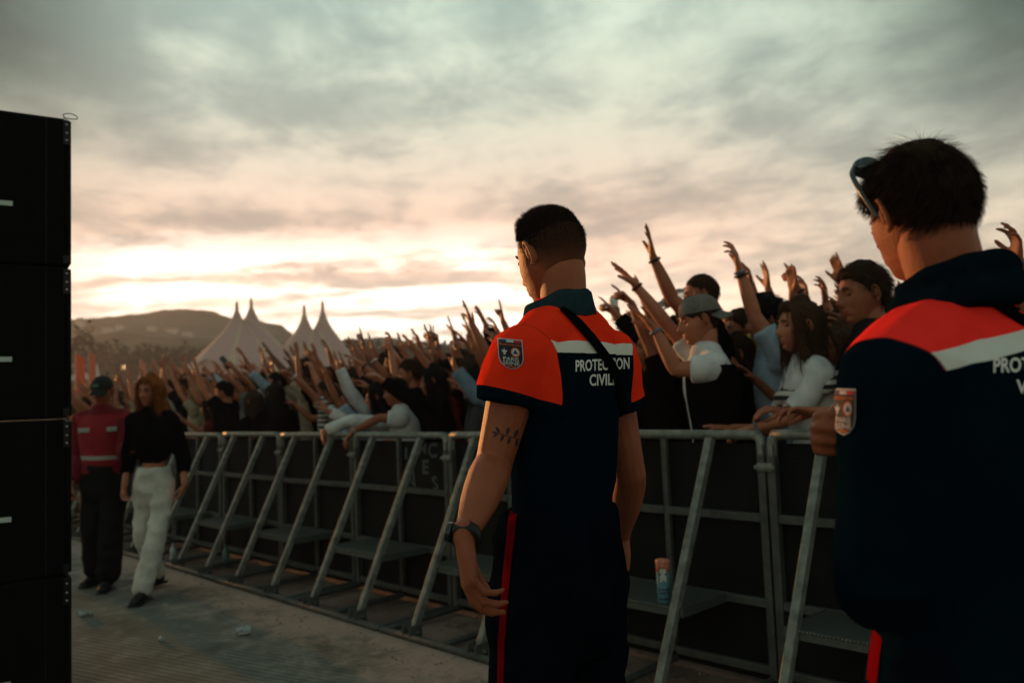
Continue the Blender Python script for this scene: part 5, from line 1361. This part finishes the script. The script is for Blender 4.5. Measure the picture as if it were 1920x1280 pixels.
C(1888, 540, 4.35, 'dark haired person at the right edge, banded wrist raised behind the hooded guard', 86, {'L': ((1930, 575), (1909, 488), (1903, 425), 'claw', (0, 0), (0, .9, -.3))}, BLK, .6, 'short', HAIR_B, band=[('L', BANDC, .93)], Hh=1.9)
C(1760, 560, 4.7, 'person hidden behind the hooded guard, fingertips showing beside his forehead', 86, {'L': ((1700, 455), (1645, 398), (1606, 385), 'reach')}, CHAR, .6, 'short', Hh=1.95)
C(1690, 600, 5.6, 'tall person hidden between the young profile and the hooded guard', 90, {}, BLK, .6, 'short')
# left of the middle guard
c20 = C(812, 718, 4.1, 'long black haired person in long black sleeves, arm and bent fingers reaching left', 92, {'L': ((752, 738), (718, 713), (690, 693), 'relaxed', (0, 0), (0, .3, -.9))}, BLK, 1.93, 'long', HAIR_B, SK_A, True)
c21 = C(769, 704, 4.45, 'short dark haired man in profile with a black wristband, long bare arm reaching left', 92, {'L': ((721, 722), (673, 678), (640, 655), 'reach', (0, 0), (0, .5, -.8))}, BLK, .6, 'short', HAIR_D, SK_A, band=[('L', BAND, .93)])
C(741, 684, 5.1, 'curly dark haired person behind the man with the black wristband', 92, {'L': ((742, 690), (736, 653), (731, 620), 'claw')}, CHAR, .6, 'curly', HAIR_B)
C(948, 712, 4.35, 'person in light denim jacket left of the middle guard, cuffed arm bent upwards', 90, {'L': ((893, 742), (853, 690), (843, 634), 'open', (0, 0), (0, .8, -.4))}, DEN, 1.9, 'short', HAIR_D, SK_A)
C(888, 724, 4.15, 'dark haired person in black with speckled top beside the denim jacket', 95, {}, mat('speckled_black', (.02, .02, .022), .8, var=.9, vs=70), .6, 'long', HAIR_B, SK_A, True)
C(952, 672, 5.0, 'person in long dark sleeves, wide open hand raised just left of the polo guard', 90, {'L': ((930, 660), (911, 609), (889, 566), 'open', (0, 0), (.2, .9, 0))}, BLK, 1.85, 'short', HAIR_D)
C(985, 672, 5.2, 'person behind the polo guard, two fingers raised beside his shoulder badge', 90, {'L': ((962, 640), (943, 602), (937, 560), 'vee')}, CHAR, .6, 'short')
C(922, 694, 5.4, 'person whose arm points flat left under the wide open hand', 92, {'L': ((889, 647), (860, 622), (834, 598), 'flat', (0, 0), (0, .2, -1))}, MAR, .6, 'short', HAIR_M)
C(930, 704, 5.9, 'person with bare forearm reaching left under the pointing arm', 92, {'L': ((903, 660), (880, 628), (857, 603), 'flat')}, BLK, .5, 'short')
c29 = C(862, 702, 4.9, 'person holding a small dark phone beside the denim cuff, blue wristband', 92, {'L': ((838, 690), (821, 648), (819, 612), 'grip')}, CHAR, .6, 'short', HAIR_D, band=[('L', BANDC, .93)])
phone(c29, 'L', 'small dark phone held up left of the denim sleeve')
c29b = C(885, 690, 5.7, 'person behind the denim jacket holding a glowing phone', 92, {'L': ((870, 690), (858, 660), (855, 632), 'grip')}, BLK, .6, 'short')
phone(c29b, 'L', 'phone with orange lit screen behind the denim sleeve', True)
C(748, 722, 4.7, 'person in black with bent bejewelled hand, bare arm reaching up left', 92, {'L': ((719, 690), (681, 648), (647, 614), 'open', (0, 0), (0, .5, .5))}, BLK, .6, 'short', HAIR_B, band=[('L', SILV, .95)])
C(682, 736, 4.4, 'black haired person in long white sleeves, hand raised against the tent', 92, {'L': ((638, 706), (617, 643), (613, 612), 'open')}, WHI, 1.9, 'long', HAIR_B, SK_A, True)
C(656, 752, 4.25, 'person in pale blue tee, bare arm and spread hand raised beside the white sleeve', 92, {'L': ((603, 703), (589, 651), (580, 620), 'open')}, PBL, .62, 'short', HAIR_M, SK_B)
C(706, 748, 4.0, 'black haired person whose long white sleeve hangs over the rail', 95, {'L': ((592, 782), (594, 816), (606, 850), 'relaxed', (0, 0), (0, -.4, -1)), 'R': ((640, 800), (615, 770), (600, 755), 'relaxed')}, WHI, 1.86, 'long', HAIR_B, SK_A, True, lean=(0, .12))
C(742, 738, 3.98, 'person in white tee leaning over the rail, bare forearm and wrist ribbon hanging', 95, {'L': ((712, 783), (646, 816), (624, 850), 'relaxed', (0, 0), (0, -.3, -1))}, WHI, .62, 'short', HAIR_B, SK_B, band=[('L', BEI, .95)], lean=(0, .10))
# farther left along the rail
C(612, 738, 4.45, 'person in striped tee with wrist bracelets, forearm bent flat above the long haired heads', 92, {'L': ((566, 711), (514, 672), (474, 652), 'relaxed', (0, 0), (0, .2, -1))}, STR_, .6, 'short', HAIR_D, SK_B, band=[('L', SILV, .93)])
C(516, 742, 4.15, 'person seen from behind with very long straight black hair, in black', 40, {}, BLK, .6, 'long', HAIR_B, SK_A, True)
C(476, 756, 4.1, 'long dark haired person in black, left neighbour of the very long haired one', 60, {}, BLK, .6, 'long', HAIR_D, SK_A, True)
C(500, 716, 5.1, 'person with arm raised in front of the large tent', 92, {'L': ((476, 695), (453, 662), (441, 634), 'claw')}, CHAR, .6, 'short')
c44 = C(492, 726, 4.8, 'person in white tee holding up a dark phone against the large tent', 92, {'L': ((459, 700), (416, 669), (400, 648), 'grip', (0, 0), (.3, .9, .1))}, WHI, .6, 'short', HAIR_D)
phone(c44, 'L', 'dark phone raised against the large tent', w=.085, h=.17)
C(466, 730, 4.6, 'person with bracelet, hand raised just right of the raised phone', 92, {'L': ((441, 714), (417, 699), (397, 668), 'reach')}, GRY, .6, 'short', HAIR_B, band=[('L', SILV, .9)])
C(420, 738, 4.1, 'person in black tee with bare forearm raised, left of the long haired people', 92, {'L': ((378, 728), (368, 692), (362, 662), 'open')}, BLK, .7, 'short', HAIR_B, SK_A)
C(392, 768, 4.0, 'person leaning on the rail with bent arm pointing at the walking woman', 95, {'L': ((374, 806), (341, 786), (327, 768), 'relaxed')}, MAR, .5, 'long', HAIR_D, SK_B, True)
for (hx, hy, D_, e, w_, tp, nm) in [((326), 722, 5.6, (307, 704), (299, 679), (293, 652), 'arm raised thin against the hill above the walking woman'), (346, 726, 5.2, (334, 706), (323, 690), (312, 664), 'forearm raised just right of the walking woman'), (376, 722, 5.0, (362, 712), (350, 690), (340, 658), 'hand raised left of the dark phone'), (566, 712, 5.4, (560, 700), (548, 678), (531, 651), 'bent hand raised between the two tents'), (580, 716, 5.0, (572, 700), (558, 676), (545, 649), 'open hand raised at the foot of the second tent'), (715, 700, 5.8, (700, 690), (690, 668), (672, 646), 'arm raised right of the second tent'), (812, 690, 6.4, (800, 680), (792, 655), (785, 632), 'hand raised on the low horizon')]:
    C(hx, hy, D_, 'person with ' + nm, 92, {'L': (e, w_, tp, 'open')}, random.choice([BLK, CHAR, GRY]), .6, 'short')

for (hx, hy, D_, e, w_, tp, ps, nm, tm) in [
    (618, 712, 5.1, (596, 700), (582, 668), (570, 640), 'open', 'bare arm raised beside the smaller tent foot', BLK), (640, 706, 5.6, (628, 690), (617, 660), (606, 628), 'claw', 'bent fingers raised against the smaller tent', CHAR),
    (700, 706, 5.2, (680, 690), (668, 660), (655, 634), 'open', 'spread fingers left of the rings hand', BLK), (728, 700, 5.5, (712, 684), (700, 655), (692, 625), 'flat', 'flat hand raised right of the rings hand', NAV),
    (790, 700, 5.3, (770, 684), (757, 655), (748, 628), 'open', 'open hand above the curly head', BLK), (812, 694, 5.8, (796, 672), (785, 645), (776, 618), 'reach', 'hand reaching up over the profile faces', GRY),
    (838, 690, 5.6, (818, 668), (806, 640), (798, 612), 'open', 'open palm left of the small dark phone', BLK), (880, 680, 6.0, (862, 655), (850, 625), (842, 596), 'flat', 'flat hand above the glowing phone', CHAR),
    (905, 676, 5.6, (893, 648), (880, 622), (868, 590), 'open', 'spread hand above the denim cuff', BLK), (965, 668, 6.2, (948, 640), (930, 615), (918, 585), 'claw', 'clawed hand between the wide open hand and the badge', MAR),
    (1240, 640, 5.6, (1222, 600), (1206, 560), (1195, 522), 'open', 'bare arm raised beside the bottle', CHAR), (1470, 620, 5.8, (1450, 580), (1440, 540), (1436, 505), 'open', 'thin hand raised behind the curly head', BLK), (1540, 640, 5.6, (1520, 590), (1512, 560), (1506, 520), 'claw', 'clawed hand behind the brown bob', BLK)]:
    C(hx, hy, D_, 'person with ' + nm, 92, {'L': (e, w_, tp, ps)}, tm, .6, random.choice(['short', 'short', 'curly']))
# ------------------------------------------------------------------ the crowd behind: pose variants copied with their own clothes
def dirv(sx, az, el): return V3(sx * math.sin(az) * math.cos(el), math.cos(az) * math.cos(el), math.sin(el))
VAR = []
def variant(i, H, pl, pr, fem, hair, sleeve):
    k = H / 1.8; lean = (0, .02); A = {}
    for s_, sx, p in (('L', -1, pl), ('R', 1, pr)):
        S = shoulder(k, sx, lean); az, el, az2, el2, pose = p
        E = S + dirv(sx, R(az), R(el)) * .30 * k; W_ = E + dirv(sx, R(az2), R(el2)) * .26 * k
        A[s_] = dict(E=E, W=W_, d=dirv(sx, R(az2), R(el2 + 8)), n=V3(0, math.sin(R(el2)), -math.cos(R(el2))) + V3(0, .2, 0), pose=pose)
    info = figure(H, (0, 0, 0), 0, 1.0, lean, (R(random.uniform(-20, 20)), R(random.uniform(-6, 8)), 0), A, None, 1.03, fem, .97, SK_B, .0075, (40, 34), shoes=False)
    shirt(info, BLK, sleeve, .016, .016, fem, seed=i, amp=.007); trousers(info, JEAN, .012, .3, vox=.022, fem=fem, seed=i)
    if hair == 'long': hair_long(info, HAIR_D, i, .34, 500, .115, vox=.012)
    elif hair == 'curly': hair_short(info, HAIR_D, i, 700, .04, .024, .014, front=.06, side=.0, nape=-.078, soft=.03, lift=1.3, width=.003, lump=.015)
    else: hair_short(info, HAIR_D, i, 700, .034, .012, .008, front=.062, side=.006, nape=-.07, soft=.02, width=.003, lift=.45)
    info['fem'] = fem; info['hair'] = hair; VAR.append(info); return info
DN = (8, -70, 10, -20, 'relaxed'); UP = (12, 60, 4, 66, 'open'); FW = (10, 38, 0, 52, 'reach'); BU = (30, 20, -10, 75, 'claw'); PT = (10, 45, 5, 45, 'point'); HI = (5, 52, -8, 50, 'flat'); CL = (20, 62, -40, 70, 'flat'); PH = (20, 25, -10, 60, 'grip')
specs = [(1.80, UP, (32, 40, -35, 78, 'open'), 0, 'short', .6), (1.74, FW, HI, 0, 'short', .6), (1.68, UP, DN, 1, 'long', .55), (1.78, HI, BU, 0, 'curly', .62), (1.66, FW, FW, 1, 'long', .5), (1.82, PT, DN, 0, 'short', 1.9), (1.70, CL, CL, 1, 'long', .6), (1.76, BU, UP, 0, 'short', .6), (1.72, PH, (15, 20, -20, 70, 'fist'), 0, 'short', .6), (1.79, (28, 55, -30, 70, 'vee'), HI, 0, 'curly', .55), (1.65, HI, DN, 1, 'long', 1.9), (1.75, FW, UP, 0, 'short', .6)]
posew = ['both arms up', 'hands reaching forward', 'one arm up', 'uneven raised arms', 'arms stretched forward', 'one arm pointing', 'hands joined overhead', 'one elbow bent', 'hand head high', 'both arms high', 'flat hand raised', 'arms half raised']
for i, s_ in enumerate(specs): variant(i, *s_)
TOPS = [(BLK, 'black'), (BLK, 'black'), (BLK, 'black'), (CHAR, 'charcoal'), (CHAR, 'charcoal'), (WHI, 'white'), (PBL, 'pale blue'), (MAR, 'maroon'), (GRN, 'olive'), (NAV, 'navy'), (GRY, 'grey'), (RED_, 'red'), (BEI, 'beige'), (STR_, 'striped')]
HAIRS = [(HAIR_B, 'black'), (HAIR_D, 'dark brown'), (HAIR_M, 'brown'), (HAIR_L, 'auburn'), (HAIR_F, 'blond')]
rr = random.Random(11)
def over(o, m):
    if o.material_slots: o.material_slots[0].link = 'OBJECT'; o.material_slots[0].material = m
spots = []
D_ = 4.75; row = 0
while D_ < 30:
    s = -1.0 + rr.uniform(0, .4)
    while s < 75:
        P = PB(D_ + rr.uniform(-.14, .14), s)
        if P.y > 1.5:
            x, y = pix(P + V3(0, 0, 1.7))
            if 120 < x < 1960: spots.append((P.length, P, row, x))
        s += rr.uniform(.42, .62)
    D_ += .54; row += 1
for j in range(13):        # crowd across the pit's far end, mostly unseen, added to block the low sun
    Dq = -14.0
    while Dq < 4.6:
        P = PB(Dq + rr.uniform(-.15, .15), 23.5 + .58 * j + rr.uniform(-.15, .15)); spots.append((P.length + 30, P, 9, 0)); Dq += rr.uniform(.42, .6)
spots.sort(key=lambda q: q[0])
used = []; N_IND = 240
ordn = ['second', 'third', 'fourth', 'fifth', 'sixth', 'seventh', 'eighth', 'ninth', 'tenth']
def place_where(x):
    for lim, t in ((175, 'beside speaker stack'), (235, 'behind red jacket'), (320, 'behind walking woman'), (385, 'left of phone'), (430, 'under raised phone'), (520, 'before large tent'), (560, 'between the tents'), (640, 'before smaller tent'), (720, 'right of tents'), (800, 'above profile faces'), (880, 'above denim sleeve'), (1000, 'left of badge'), (1210, 'behind polo guard'), (1290, 'left of cap'), (1400, 'behind grey cap'), (1500, 'behind brown bob'), (1640, 'near young profile'), (5000, 'behind hooded guard')):
        if x < lim: return t
seen = {}
for q, (dist, P, row, x) in enumerate(spots[:N_IND]):
    if 0 and rr.random() < .1: continue
    i = rr.randrange(len(VAR)); v = VAR[i]; first = i not in used
    o = v['o'] if first else v['o'].copy()
    kids = {}
    if not first:
        COL.objects.link(o)
        for ch in v['o'].children:
            c = ch.copy(); COL.objects.link(c); c.parent = o
            for g2 in ch.children: c2_ = g2.copy(); COL.objects.link(c2_); c2_.parent = c
    used.append(i)
    sc1 = rr.uniform(.98, 1.10); o.location = (P.x, P.y, 0); o.rotation_euler = (0, 0, R(rr.uniform(60, 128))); o.scale = (sc1, sc1, sc1)
    tm, tn = rr.choice(TOPS); hm_, hn = rr.choice(HAIRS[:3] if v['hair'] != 'long' else HAIRS); sk = rr.choice(SKINS)
    over(o, sk)
    for ch in o.children:
        if ch.name.startswith('shirt') or ch.name.startswith('sweater'): over(ch, tm)
        elif ch.name.startswith('hair'):
            over(ch, hm_)
            for g2 in ch.children: over(g2, hm_)
        elif ch.name.startswith('trousers'): over(ch, rr.choice([JEAN, BLK, CHAR]))
    hw = 'long' if v['hair'] == 'long' else v['hair']
    lab = f"{hn} {hw} haired person in {tn} {posew[i]} {ordn[min(row, 8)]} row {place_where(x)}"
    tag(o, ' '.join(lab.split()[:16]), 'person', 'crowd behind the first row')
for i, v in enumerate(VAR):
    if i not in used:
        for ch in list(v['o'].children):
            for g2 in list(ch.children): bpy.data.objects.remove(g2)
            bpy.data.objects.remove(ch)
        bpy.data.objects.remove(v['o'])
# everybody farther off: one mass
def lod(i):
    r_ = random.Random(100 + i); g = G(); k = r_.uniform(.95, 1.04)
    g.tube([(0, 0, 0), (0, 0, .5 * k), (0, 0, .95 * k)], [.11, .12, .15], 6, slot=1)
    g.tube([(0, 0, .9 * k), (0, 0, 1.25 * k), (0, .01, 1.44 * k)], [(.16, .11), (.19, .12), (.17, .10)], 8, ref=(1, 0, 0), slot=1)
    g.tube([(0, .01, 1.42 * k), (0, .02, 1.58 * k)], [.05, .05], 6, slot=0)
    g.tube([(0, .03, 1.60 * k), (0, .035, 1.68 * k), (0, .02, 1.76 * k)], [(.060, .075), (.075, .095), (.05, .07)], 10, ref=(1, 0, 0), slot=0)
    g.tube([(0, -.01, 1.64 * k), (0, -.01, 1.72 * k), (0, .005, 1.79 * k)], [(.078, .088), (.084, .100), (.06, .07)], 10, ref=(1, 0, 0), slot=2)
    for sx in (-1, 1):
        if r_.random() < .80:
            p = r_.choice([UP, FW, BU, HI, CL, PT]); S = V3(sx * .18, 0, 1.42 * k); E = S + dirv(sx, R(p[0]), R(p[1])) * .3; W_ = E + dirv(sx, R(p[2]), R(p[3])) * .26; d = dirv(sx, R(p[2]), R(p[3] + 8))
            g.tube([S, S.lerp(E, .5)], [.062, .055], 7, slot=1); g.tube([S.lerp(E, .4), E, W_], [.046, .041, .027], 7, slot=0)
            n_ = V3(0, 1, 0); n_ = (n_ - d * n_.dot(d)).normalized(); s2 = d.cross(n_) * sx
            g.tube([W_, W_ + d * .09], [(.030, .018), (.041, .014)], 7, ref=s2, slot=0)
            for a, L in ((-14, .075), (-5, .085), (4, .08), (13, .062)): g.tube([W_ + d * .085 + s2 * math.tan(R(a)) * .14, W_ + d * (.085 + L) + s2 * math.tan(R(a)) * .30], [.010, .008], 5, slot=0)
            g.tube([W_ + d * .02 + s2 * .02, W_ + d * .075 + s2 * .075], [.013, .009], 5, slot=0)
    return g
L_ = [lod(i) for i in range(8)]
VV, FF, MM = [], [], []; o_ = 0
for dist, P, row, x in spots[N_IND:]:
    if dist > 26 and rr.random() < .25: continue
    if dist > 45 and rr.random() < .3: continue
    g = rr.choice(L_); a = R(rr.uniform(65, 120)); c, s_ = math.cos(a), math.sin(a); ts = rr.choice([1, 1, 1, 3, 4, 5]); s = rr.uniform(.95, 1.08)
    V = g.V * s; V = np.stack([V[:, 0] * c - V[:, 1] * s_ + P.x, V[:, 0] * s_ + V[:, 1] * c + P.y, V[:, 2]], 1)
    VV.append(V); FF += [tuple(j + o_ for j in f) for f in g.F]; MM += [ts if m == 1 else m for m in g.M]; o_ += len(V)
tag(obj('crowd', G(np.vstack(VV), FF, MM), [SK_B, BLK, HAIR_D, GRY, BEI, RED_]), 'dense far crowd with raised hands filling the field', 'crowd', kind='stuff')
print('crowd', len(spots), 'faces', len(FF))

# ------------------------------------------------------------------ the two walking towards us along the pit
RJ = mat('jacket_red', (.13, .003, .008), .85, var=.2, vs=14, bump=.4, bs=300); RV_ = mat('vest_red', (.24, .008, .014), .8, var=.15, vs=14); GREYR = mat('reflective_grey', (.30, .30, .28), .6); DKT = mat('dark_work_cloth', (.006, .007, .008), .9, var=.3, bump=.4, bs=300, spec=.1)
def walkers():
    Y = 6.6; b_ = at(290, 1000, Y); H = 1.71; k = H / 1.8; rz = R(176); loc = V3(b_.x, b_.y, 0)
    M = Matrix.Translation(loc) @ Matrix.Rotation(rz, 4, 'Z')
    SL, SR = shoulder(k, -1), shoulder(k, 1)
    A = {'R': dict(E=SR + V3(.06, -.03, -.28), W=SR + V3(.03, .09, -.49), d=(-.1, .35, -1), n=(-1, .2, 0), pose='relaxed'), 'L': dict(E=SL + V3(-.05, -.02, -.28), W=SL + V3(-.10, .05, -.50), d=(.25, .2, -1), n=(1, .1, 0), pose='relaxed')}
    legs = {'L': (V3(-.075, .13, .49) * k, V3(-.03, .24, .105), R(8)), 'R': (V3(.085, .02, .50) * k, V3(.11, -.24, .13), R(-8))}
    i_ = figure(H, loc, rz, .86, (0, .03), (R(-10), R(-6), R(-4)), A, legs, 1.04, True, .9, SK_A, .007, (72, 60), label='woman with long auburn hair, cropped black jacket and white trousers, walking towards us')
    shirt(i_, BLK, 1.55, .022, .010, True, .95, 1.10, .008, 5, 'jacket'); trousers(i_, cloth('trousers_white', (.52, .50, .44)), .010, .7, .98, .012, True, .90, 1.05, 3, .010)
    hair_long(i_, HAIR_L, 6, .30, 3000, .135)
    Y = 6.95; b_ = at(196, 1000, Y); H = 1.74; k = H / 1.8; rz = R(186); loc = V3(b_.x, b_.y, 0); SL, SR = shoulder(k, -1), shoulder(k, 1)
    A = {'L': dict(E=SL + V3(-.02, .12, -.27), W=SL + V3(-.13, .30, -.22), d=(-.6, .6, .05), n=(.3, .1, -1), pose='grip'), 'R': dict(E=SR + V3(.05, -.02, -.29), W=SR + V3(.04, .12, -.5), d=(0, .2, -1), n=(-1, 0, 0), pose='relaxed')}
    legs = {'L': (V3(-.08, .06, .50) * k, V3(-.06, .10, .10), R(6)), 'R': (V3(.09, .03, .50) * k, V3(.13, -.16, .11), R(-10))}
    j_ = figure(H, loc, rz, 1.05, (0, .02), (R(-6), R(-14), 0), A, legs, 1.04, False, 1, SK_B, .007, (72, 60), label='steward in dark cap, red jacket and bright vest walking beside the long haired woman', neckr=1.0)
    sh = shirt(j_, RJ, 1.93, .024, .011, False, 1.05, .95, .008, 5, 'jacket')[0]
    g = G(); torso(g, k, (0, .02), .040, 1.0, 1.08, False); v = voxel(g, .011, 3); wrinkle(v, .004); v.F = [f for f in v.F if not all(v.V[i][2] > 1.475 * k for i in f)]; v.M = [1 if 1.10 * k < v.V[f[0]][2] < 1.14 * k else 0 for f in v.F]
    ve = obj('vest', v, [RV_, GREYR], j_['o'])
    for sx in (-1, 1):
        g = G(); g.box((sx * .105 - .045, .05, 1.335 * k), (sx * .105 + .045, .150, 1.375 * k)); o = obj('reflective_strip', g, GREYR, ve, smooth=False, bevel=.006)
    trousers(j_, DKT, .022, .6, .9, .012, build=1.0, seed=8, amp=.010)
    hair_short(j_, HAIR_D, 3, 600, .014, .005, .002, front=.03, side=.0, nape=-.072, soft=.02)
    cap(j_, mat('cap_dark', (.010, .013, .012), .9, var=.3, vs=40), False, logo=mat('cap_patch', (.10, .16, .14), .7, var=.7, vs=90))
walkers()

# ------------------------------------------------------------------ small things in the pit
def small():
    # printed carton standing on the step
    sec = secs[1]; Ms = Matrix.Translation(sec.location) @ Matrix.Rotation(BROT, 4, 'Z')
    bv = None; z = .424
    def on_step(px, py, zz):
        d = ray(px, py); t = (zz - CAMZ) / d.z; return CAM + d * t
    P = on_step(1246, 1128, z); e = empty('carton', P, R(20)); tag(e, 'tall printed drink carton standing on a barrier step, right of the polo guard', 'carton')
    h = .20; r = .033
    obj('carton_body', G().tube([(0, 0, 0), (0, 0, .004), (0, 0, h * .72), (0, 0, h * .72)], [r * .96, r, r, r], 22, flat=True), mat('carton_teal', (.07, .17, .20), .5, var=.15), e)
    obj('carton_top', G().tube([(0, 0, h * .72), (0, 0, h * .985), (0, 0, h)], [r * 1.01, r * 1.01, r * .96], 22, flat=True), mat('carton_pattern', (.45, .16, .10), .5, var=.7, vs=45), e)
    q = e.location; fr_ = (CAM - q); fr_.z = 0; fr_.normalize(); sd_ = V3(-fr_.y, fr_.x, 0); L = Matrix(((sd_.x, 0, fr_.x, 0), (sd_.y, 0, fr_.y, 0), (0, 1, 0, 0), (0, 0, 0, 1)))
    Rz = Matrix.Rotation(-e.rotation_euler[2], 4, 'Z')
    def wrapf(pts, z0):
        V = []
        for x, y in pts: a = x / r; V.append(Rz @ (sd_ * (math.sin(a) * r * 1.03) + fr_ * (math.cos(a) * r * 1.03) + V3(0, 0, y)))
        return [tuple(v) for v in V]
    def patch(name, x0, x1, z0, z1, m, n=8):
        pts = [(x0 + (x1 - x0) * i / n, zz) for zz in (z0, z1) for i in range(n + 1)]
        V = wrapf(pts, 0); F = [(i, i + 1, n + 2 + i, n + 1 + i) for i in range(n)]
        obj(name, G(V, F), m, e)
    Wm = mat('carton_print', (.40, .40, .38), .6); Km = mat('carton_ink', (.02, .04, .05), .6)
    patch('printed_face', -.016, .014, h * .50, h * .80, Wm)
    for (a, b, c, d) in ((-.022, -.010, .66, .70), (.006, .018, .66, .70), (-.004, .004, .50, .53)): patch('printed_mark', a, b, h * c, h * d, Km)
    for j, (zz, segs) in enumerate(((.30, ((-.028, -.016), (-.012, .002), (.006, .026))), (.22, ((-.028, -.02), (-.016, .010), (.014, .026))), (.08, ((-.026, -.008), (-.004, .024))))):
        for a, b in segs: patch('printed_line', a, b, h * zz, h * (zz + .045), Km, 4)
    P = on_step(1159, 1120, z); e = empty('cup', P); tag(e, 'tall white paper cup on the step, edge showing behind the polo guard', 'cup')
    obj('cup_wall', G().tube([(0, 0, 0), (0, 0, .16)], [.027, .036], 20, flat=True), WT, e); obj('cup_rim', G().tube([(0, 0, .158), (0, 0, .163)], [.038, .038], 20, flat=True), WT, e)
    # litter on the floor and on the sand
    PLA = MATS.get('x') or mat('crushed_plastic', (.30, .34, .33), .25, var=.4, vs=50, spec=.6); TEAL = mat('teal_bottle', (.04, .16, .15), .3, spec=.6)
    def ground_at(px, py, zz=.014): d = ray(px, py); return CAM + d * ((zz - CAMZ) / d.z)
    for i, (px, py, s, lab, kind) in enumerate([(448, 1190, 1.0, 'small crushed clear cup lying alone in the middle of the floor', 'cup'), (300, 1202, .5, 'tiny scrap of white plastic on the floor left of the crushed cup', 'scrap'), (158, 1155, .9, 'scrap of torn white plastic on the floor beside the loudspeakers', 'scrap'), (172, 1153, .7, 'second scrap of white plastic close to the loudspeakers, right of the torn one', 'scrap')]):
        P = ground_at(px, py); g = G(); g.tube([(0, 0, .02), (.02, .01, .024), (.06, .015, .03)], [(.022, .018), (.026, .02), (.03, .014)], 12); v = voxel(g, .004, 1); wrinkle(v, .006, (50, 50, 50), off=i); v.V *= s
        o = obj('crushed_' + kind if kind == 'cup' else 'plastic_scrap', v, PLA); o.location = P; o.rotation_euler = (0, 0, i * 1.3); tag(o, lab, kind)
    for i, (px, py, m, lab) in enumerate([(424, 1062, TEAL, 'teal plastic bottle standing in the sand under the barrier'), (325, 1058, PLA, 'clear crushed bottle in the sand left of the teal bottle')]):
        P = ground_at(px, py, .0); e = empty('bottle', P, i); tag(e, lab, 'bottle')
        obj('body', G().tube([(0, 0, .0), (0, 0, .02), (0, 0, .13), (0, 0, .165), (0, 0, .185)], [.026, .031, .031, .014, .012], 16, sub=2), m, e); obj('bottle_cap', G().tube([(0, 0, .185), (0, 0, .20)], [.014, .014], 12, flat=True), m, e)
    rg = np.random.default_rng(3)
    # clods and pebbles of drifted sand: uncountable
    n = 2600; V, F = [], []; 
    for i in range(n):
        Dq = 2.55 + abs(rg.normal(0, .55)) if i % 3 else rg.uniform(3.05, 3.7); s = rg.uniform(-.5, 16); P = PB(min(Dq, 3.72), s, .012 if Dq < DE else 0); r = abs(rg.normal(0, .006)) + .003
        a = rg.uniform(0, 6.28, 5); b = len(V)
        for q_ in range(4): V.append((P.x + r * math.cos(a[0] + q_ * 1.57) * rg.uniform(.7, 1.3), P.y + r * math.sin(a[0] + q_ * 1.57) * rg.uniform(.7, 1.3), P.z))
        V.append((P.x, P.y, P.z + r * rg.uniform(.4, .9))); F += [(b, b + 1, b + 4), (b + 1, b + 2, b + 4), (b + 2, b + 3, b + 4), (b + 3, b, b + 4)]
    tag(obj('gravel', G(V, F), mat('sand_clod', (.20, .145, .115), .95, var=.4, vs=30), smooth=False), 'loose clods of sand and grit along the barrier foot', 'gravel', kind='stuff')
    # faded paint marks on the mesh
    o = secs[3]; Mo = Matrix.Translation(o.location) @ Matrix.Rotation(BROT, 4, 'Z')
    pl = PB(DB + .028, 0); mk = mat('faded_paint', (.085, .095, .085), .9, var=.5, vs=60)
    def on_panel(g):
        V = []
        for x, y, _z in g.V:
            d = ray(x, y); t = (DB + .024) / d.dot(bn); V.append(tuple(Mo.inverted() @ (CAM + d * t)))
        return G(V, g.F)
    for ch, args in (('C', (803, 858, 17, 29, .03, (0, .02))), ('E', (793, 888, 12, 27, .03)), ('M', (786, 851, 14, 20, .02)), ('I', (760, 860, 4, 22, .02)), ('V', (772, 917, 16, 36, .02, (0, -.3))), ('S', (814, 920, 10, 29, .03, (0, -.15)))):
        obj('paint_mark', on_panel(text_g(ch, *args)), mk, o, smooth=False)
small()
# a few lit phone torches far off in the crowd
for i, (px, py, D2) in enumerate([(231, 688, 9.0), (201, 700, 10.0), (318, 715, 7.0), (496, 687, 8.5)]):
    d = ray(px, py); P = CAM + d * (D2 / d.dot(bn)); e = empty('phone', P, R(170)); s = [1.5, 1.0, .8, .6][i]
    obj('case', G().box((-.036, .003, -.075), (.036, .010, .075)), MATS['phone_case'], e, smooth=False, bevel=.003)
    obj('lit_screen', G().box((-.030 * s, -.001, -.068), (.030 * s, .0025, .068 if i < 2 else .0)), mat('torch_light', (.5, .4, .3), .4, emit=((1, .55, .25), 5.0)), e, smooth=False)
    tag(e, ['brightest lit phone above the cap of the man in red', 'orange lit phone just left of the brightest one', 'small orange lit phone right of the walking woman', 'small lit phone before the large tent'][i], 'phone', 'phones held up in the crowd')

# ------------------------------------------------------------------ evening haze over the whole field
hm = bpy.data.materials.new('evening_haze'); hm.use_nodes = True
T = NT(hm.node_tree); T.n.clear(); ho_ = T.new('ShaderNodeOutputMaterial'); pv = T.new('ShaderNodeVolumePrincipled')
pv.inputs['Color'].default_value = (1.0, .95, .92, 1); pv.inputs['Density'].default_value = .00085; pv.inputs['Anisotropy'].default_value = .10
T.link(pv.outputs[0], ho_.inputs['Volume'])
tag(obj('haze', G().box((-345, -60, -1.0), (560, 705, 84)), hm, smooth=False), kind='stuff')
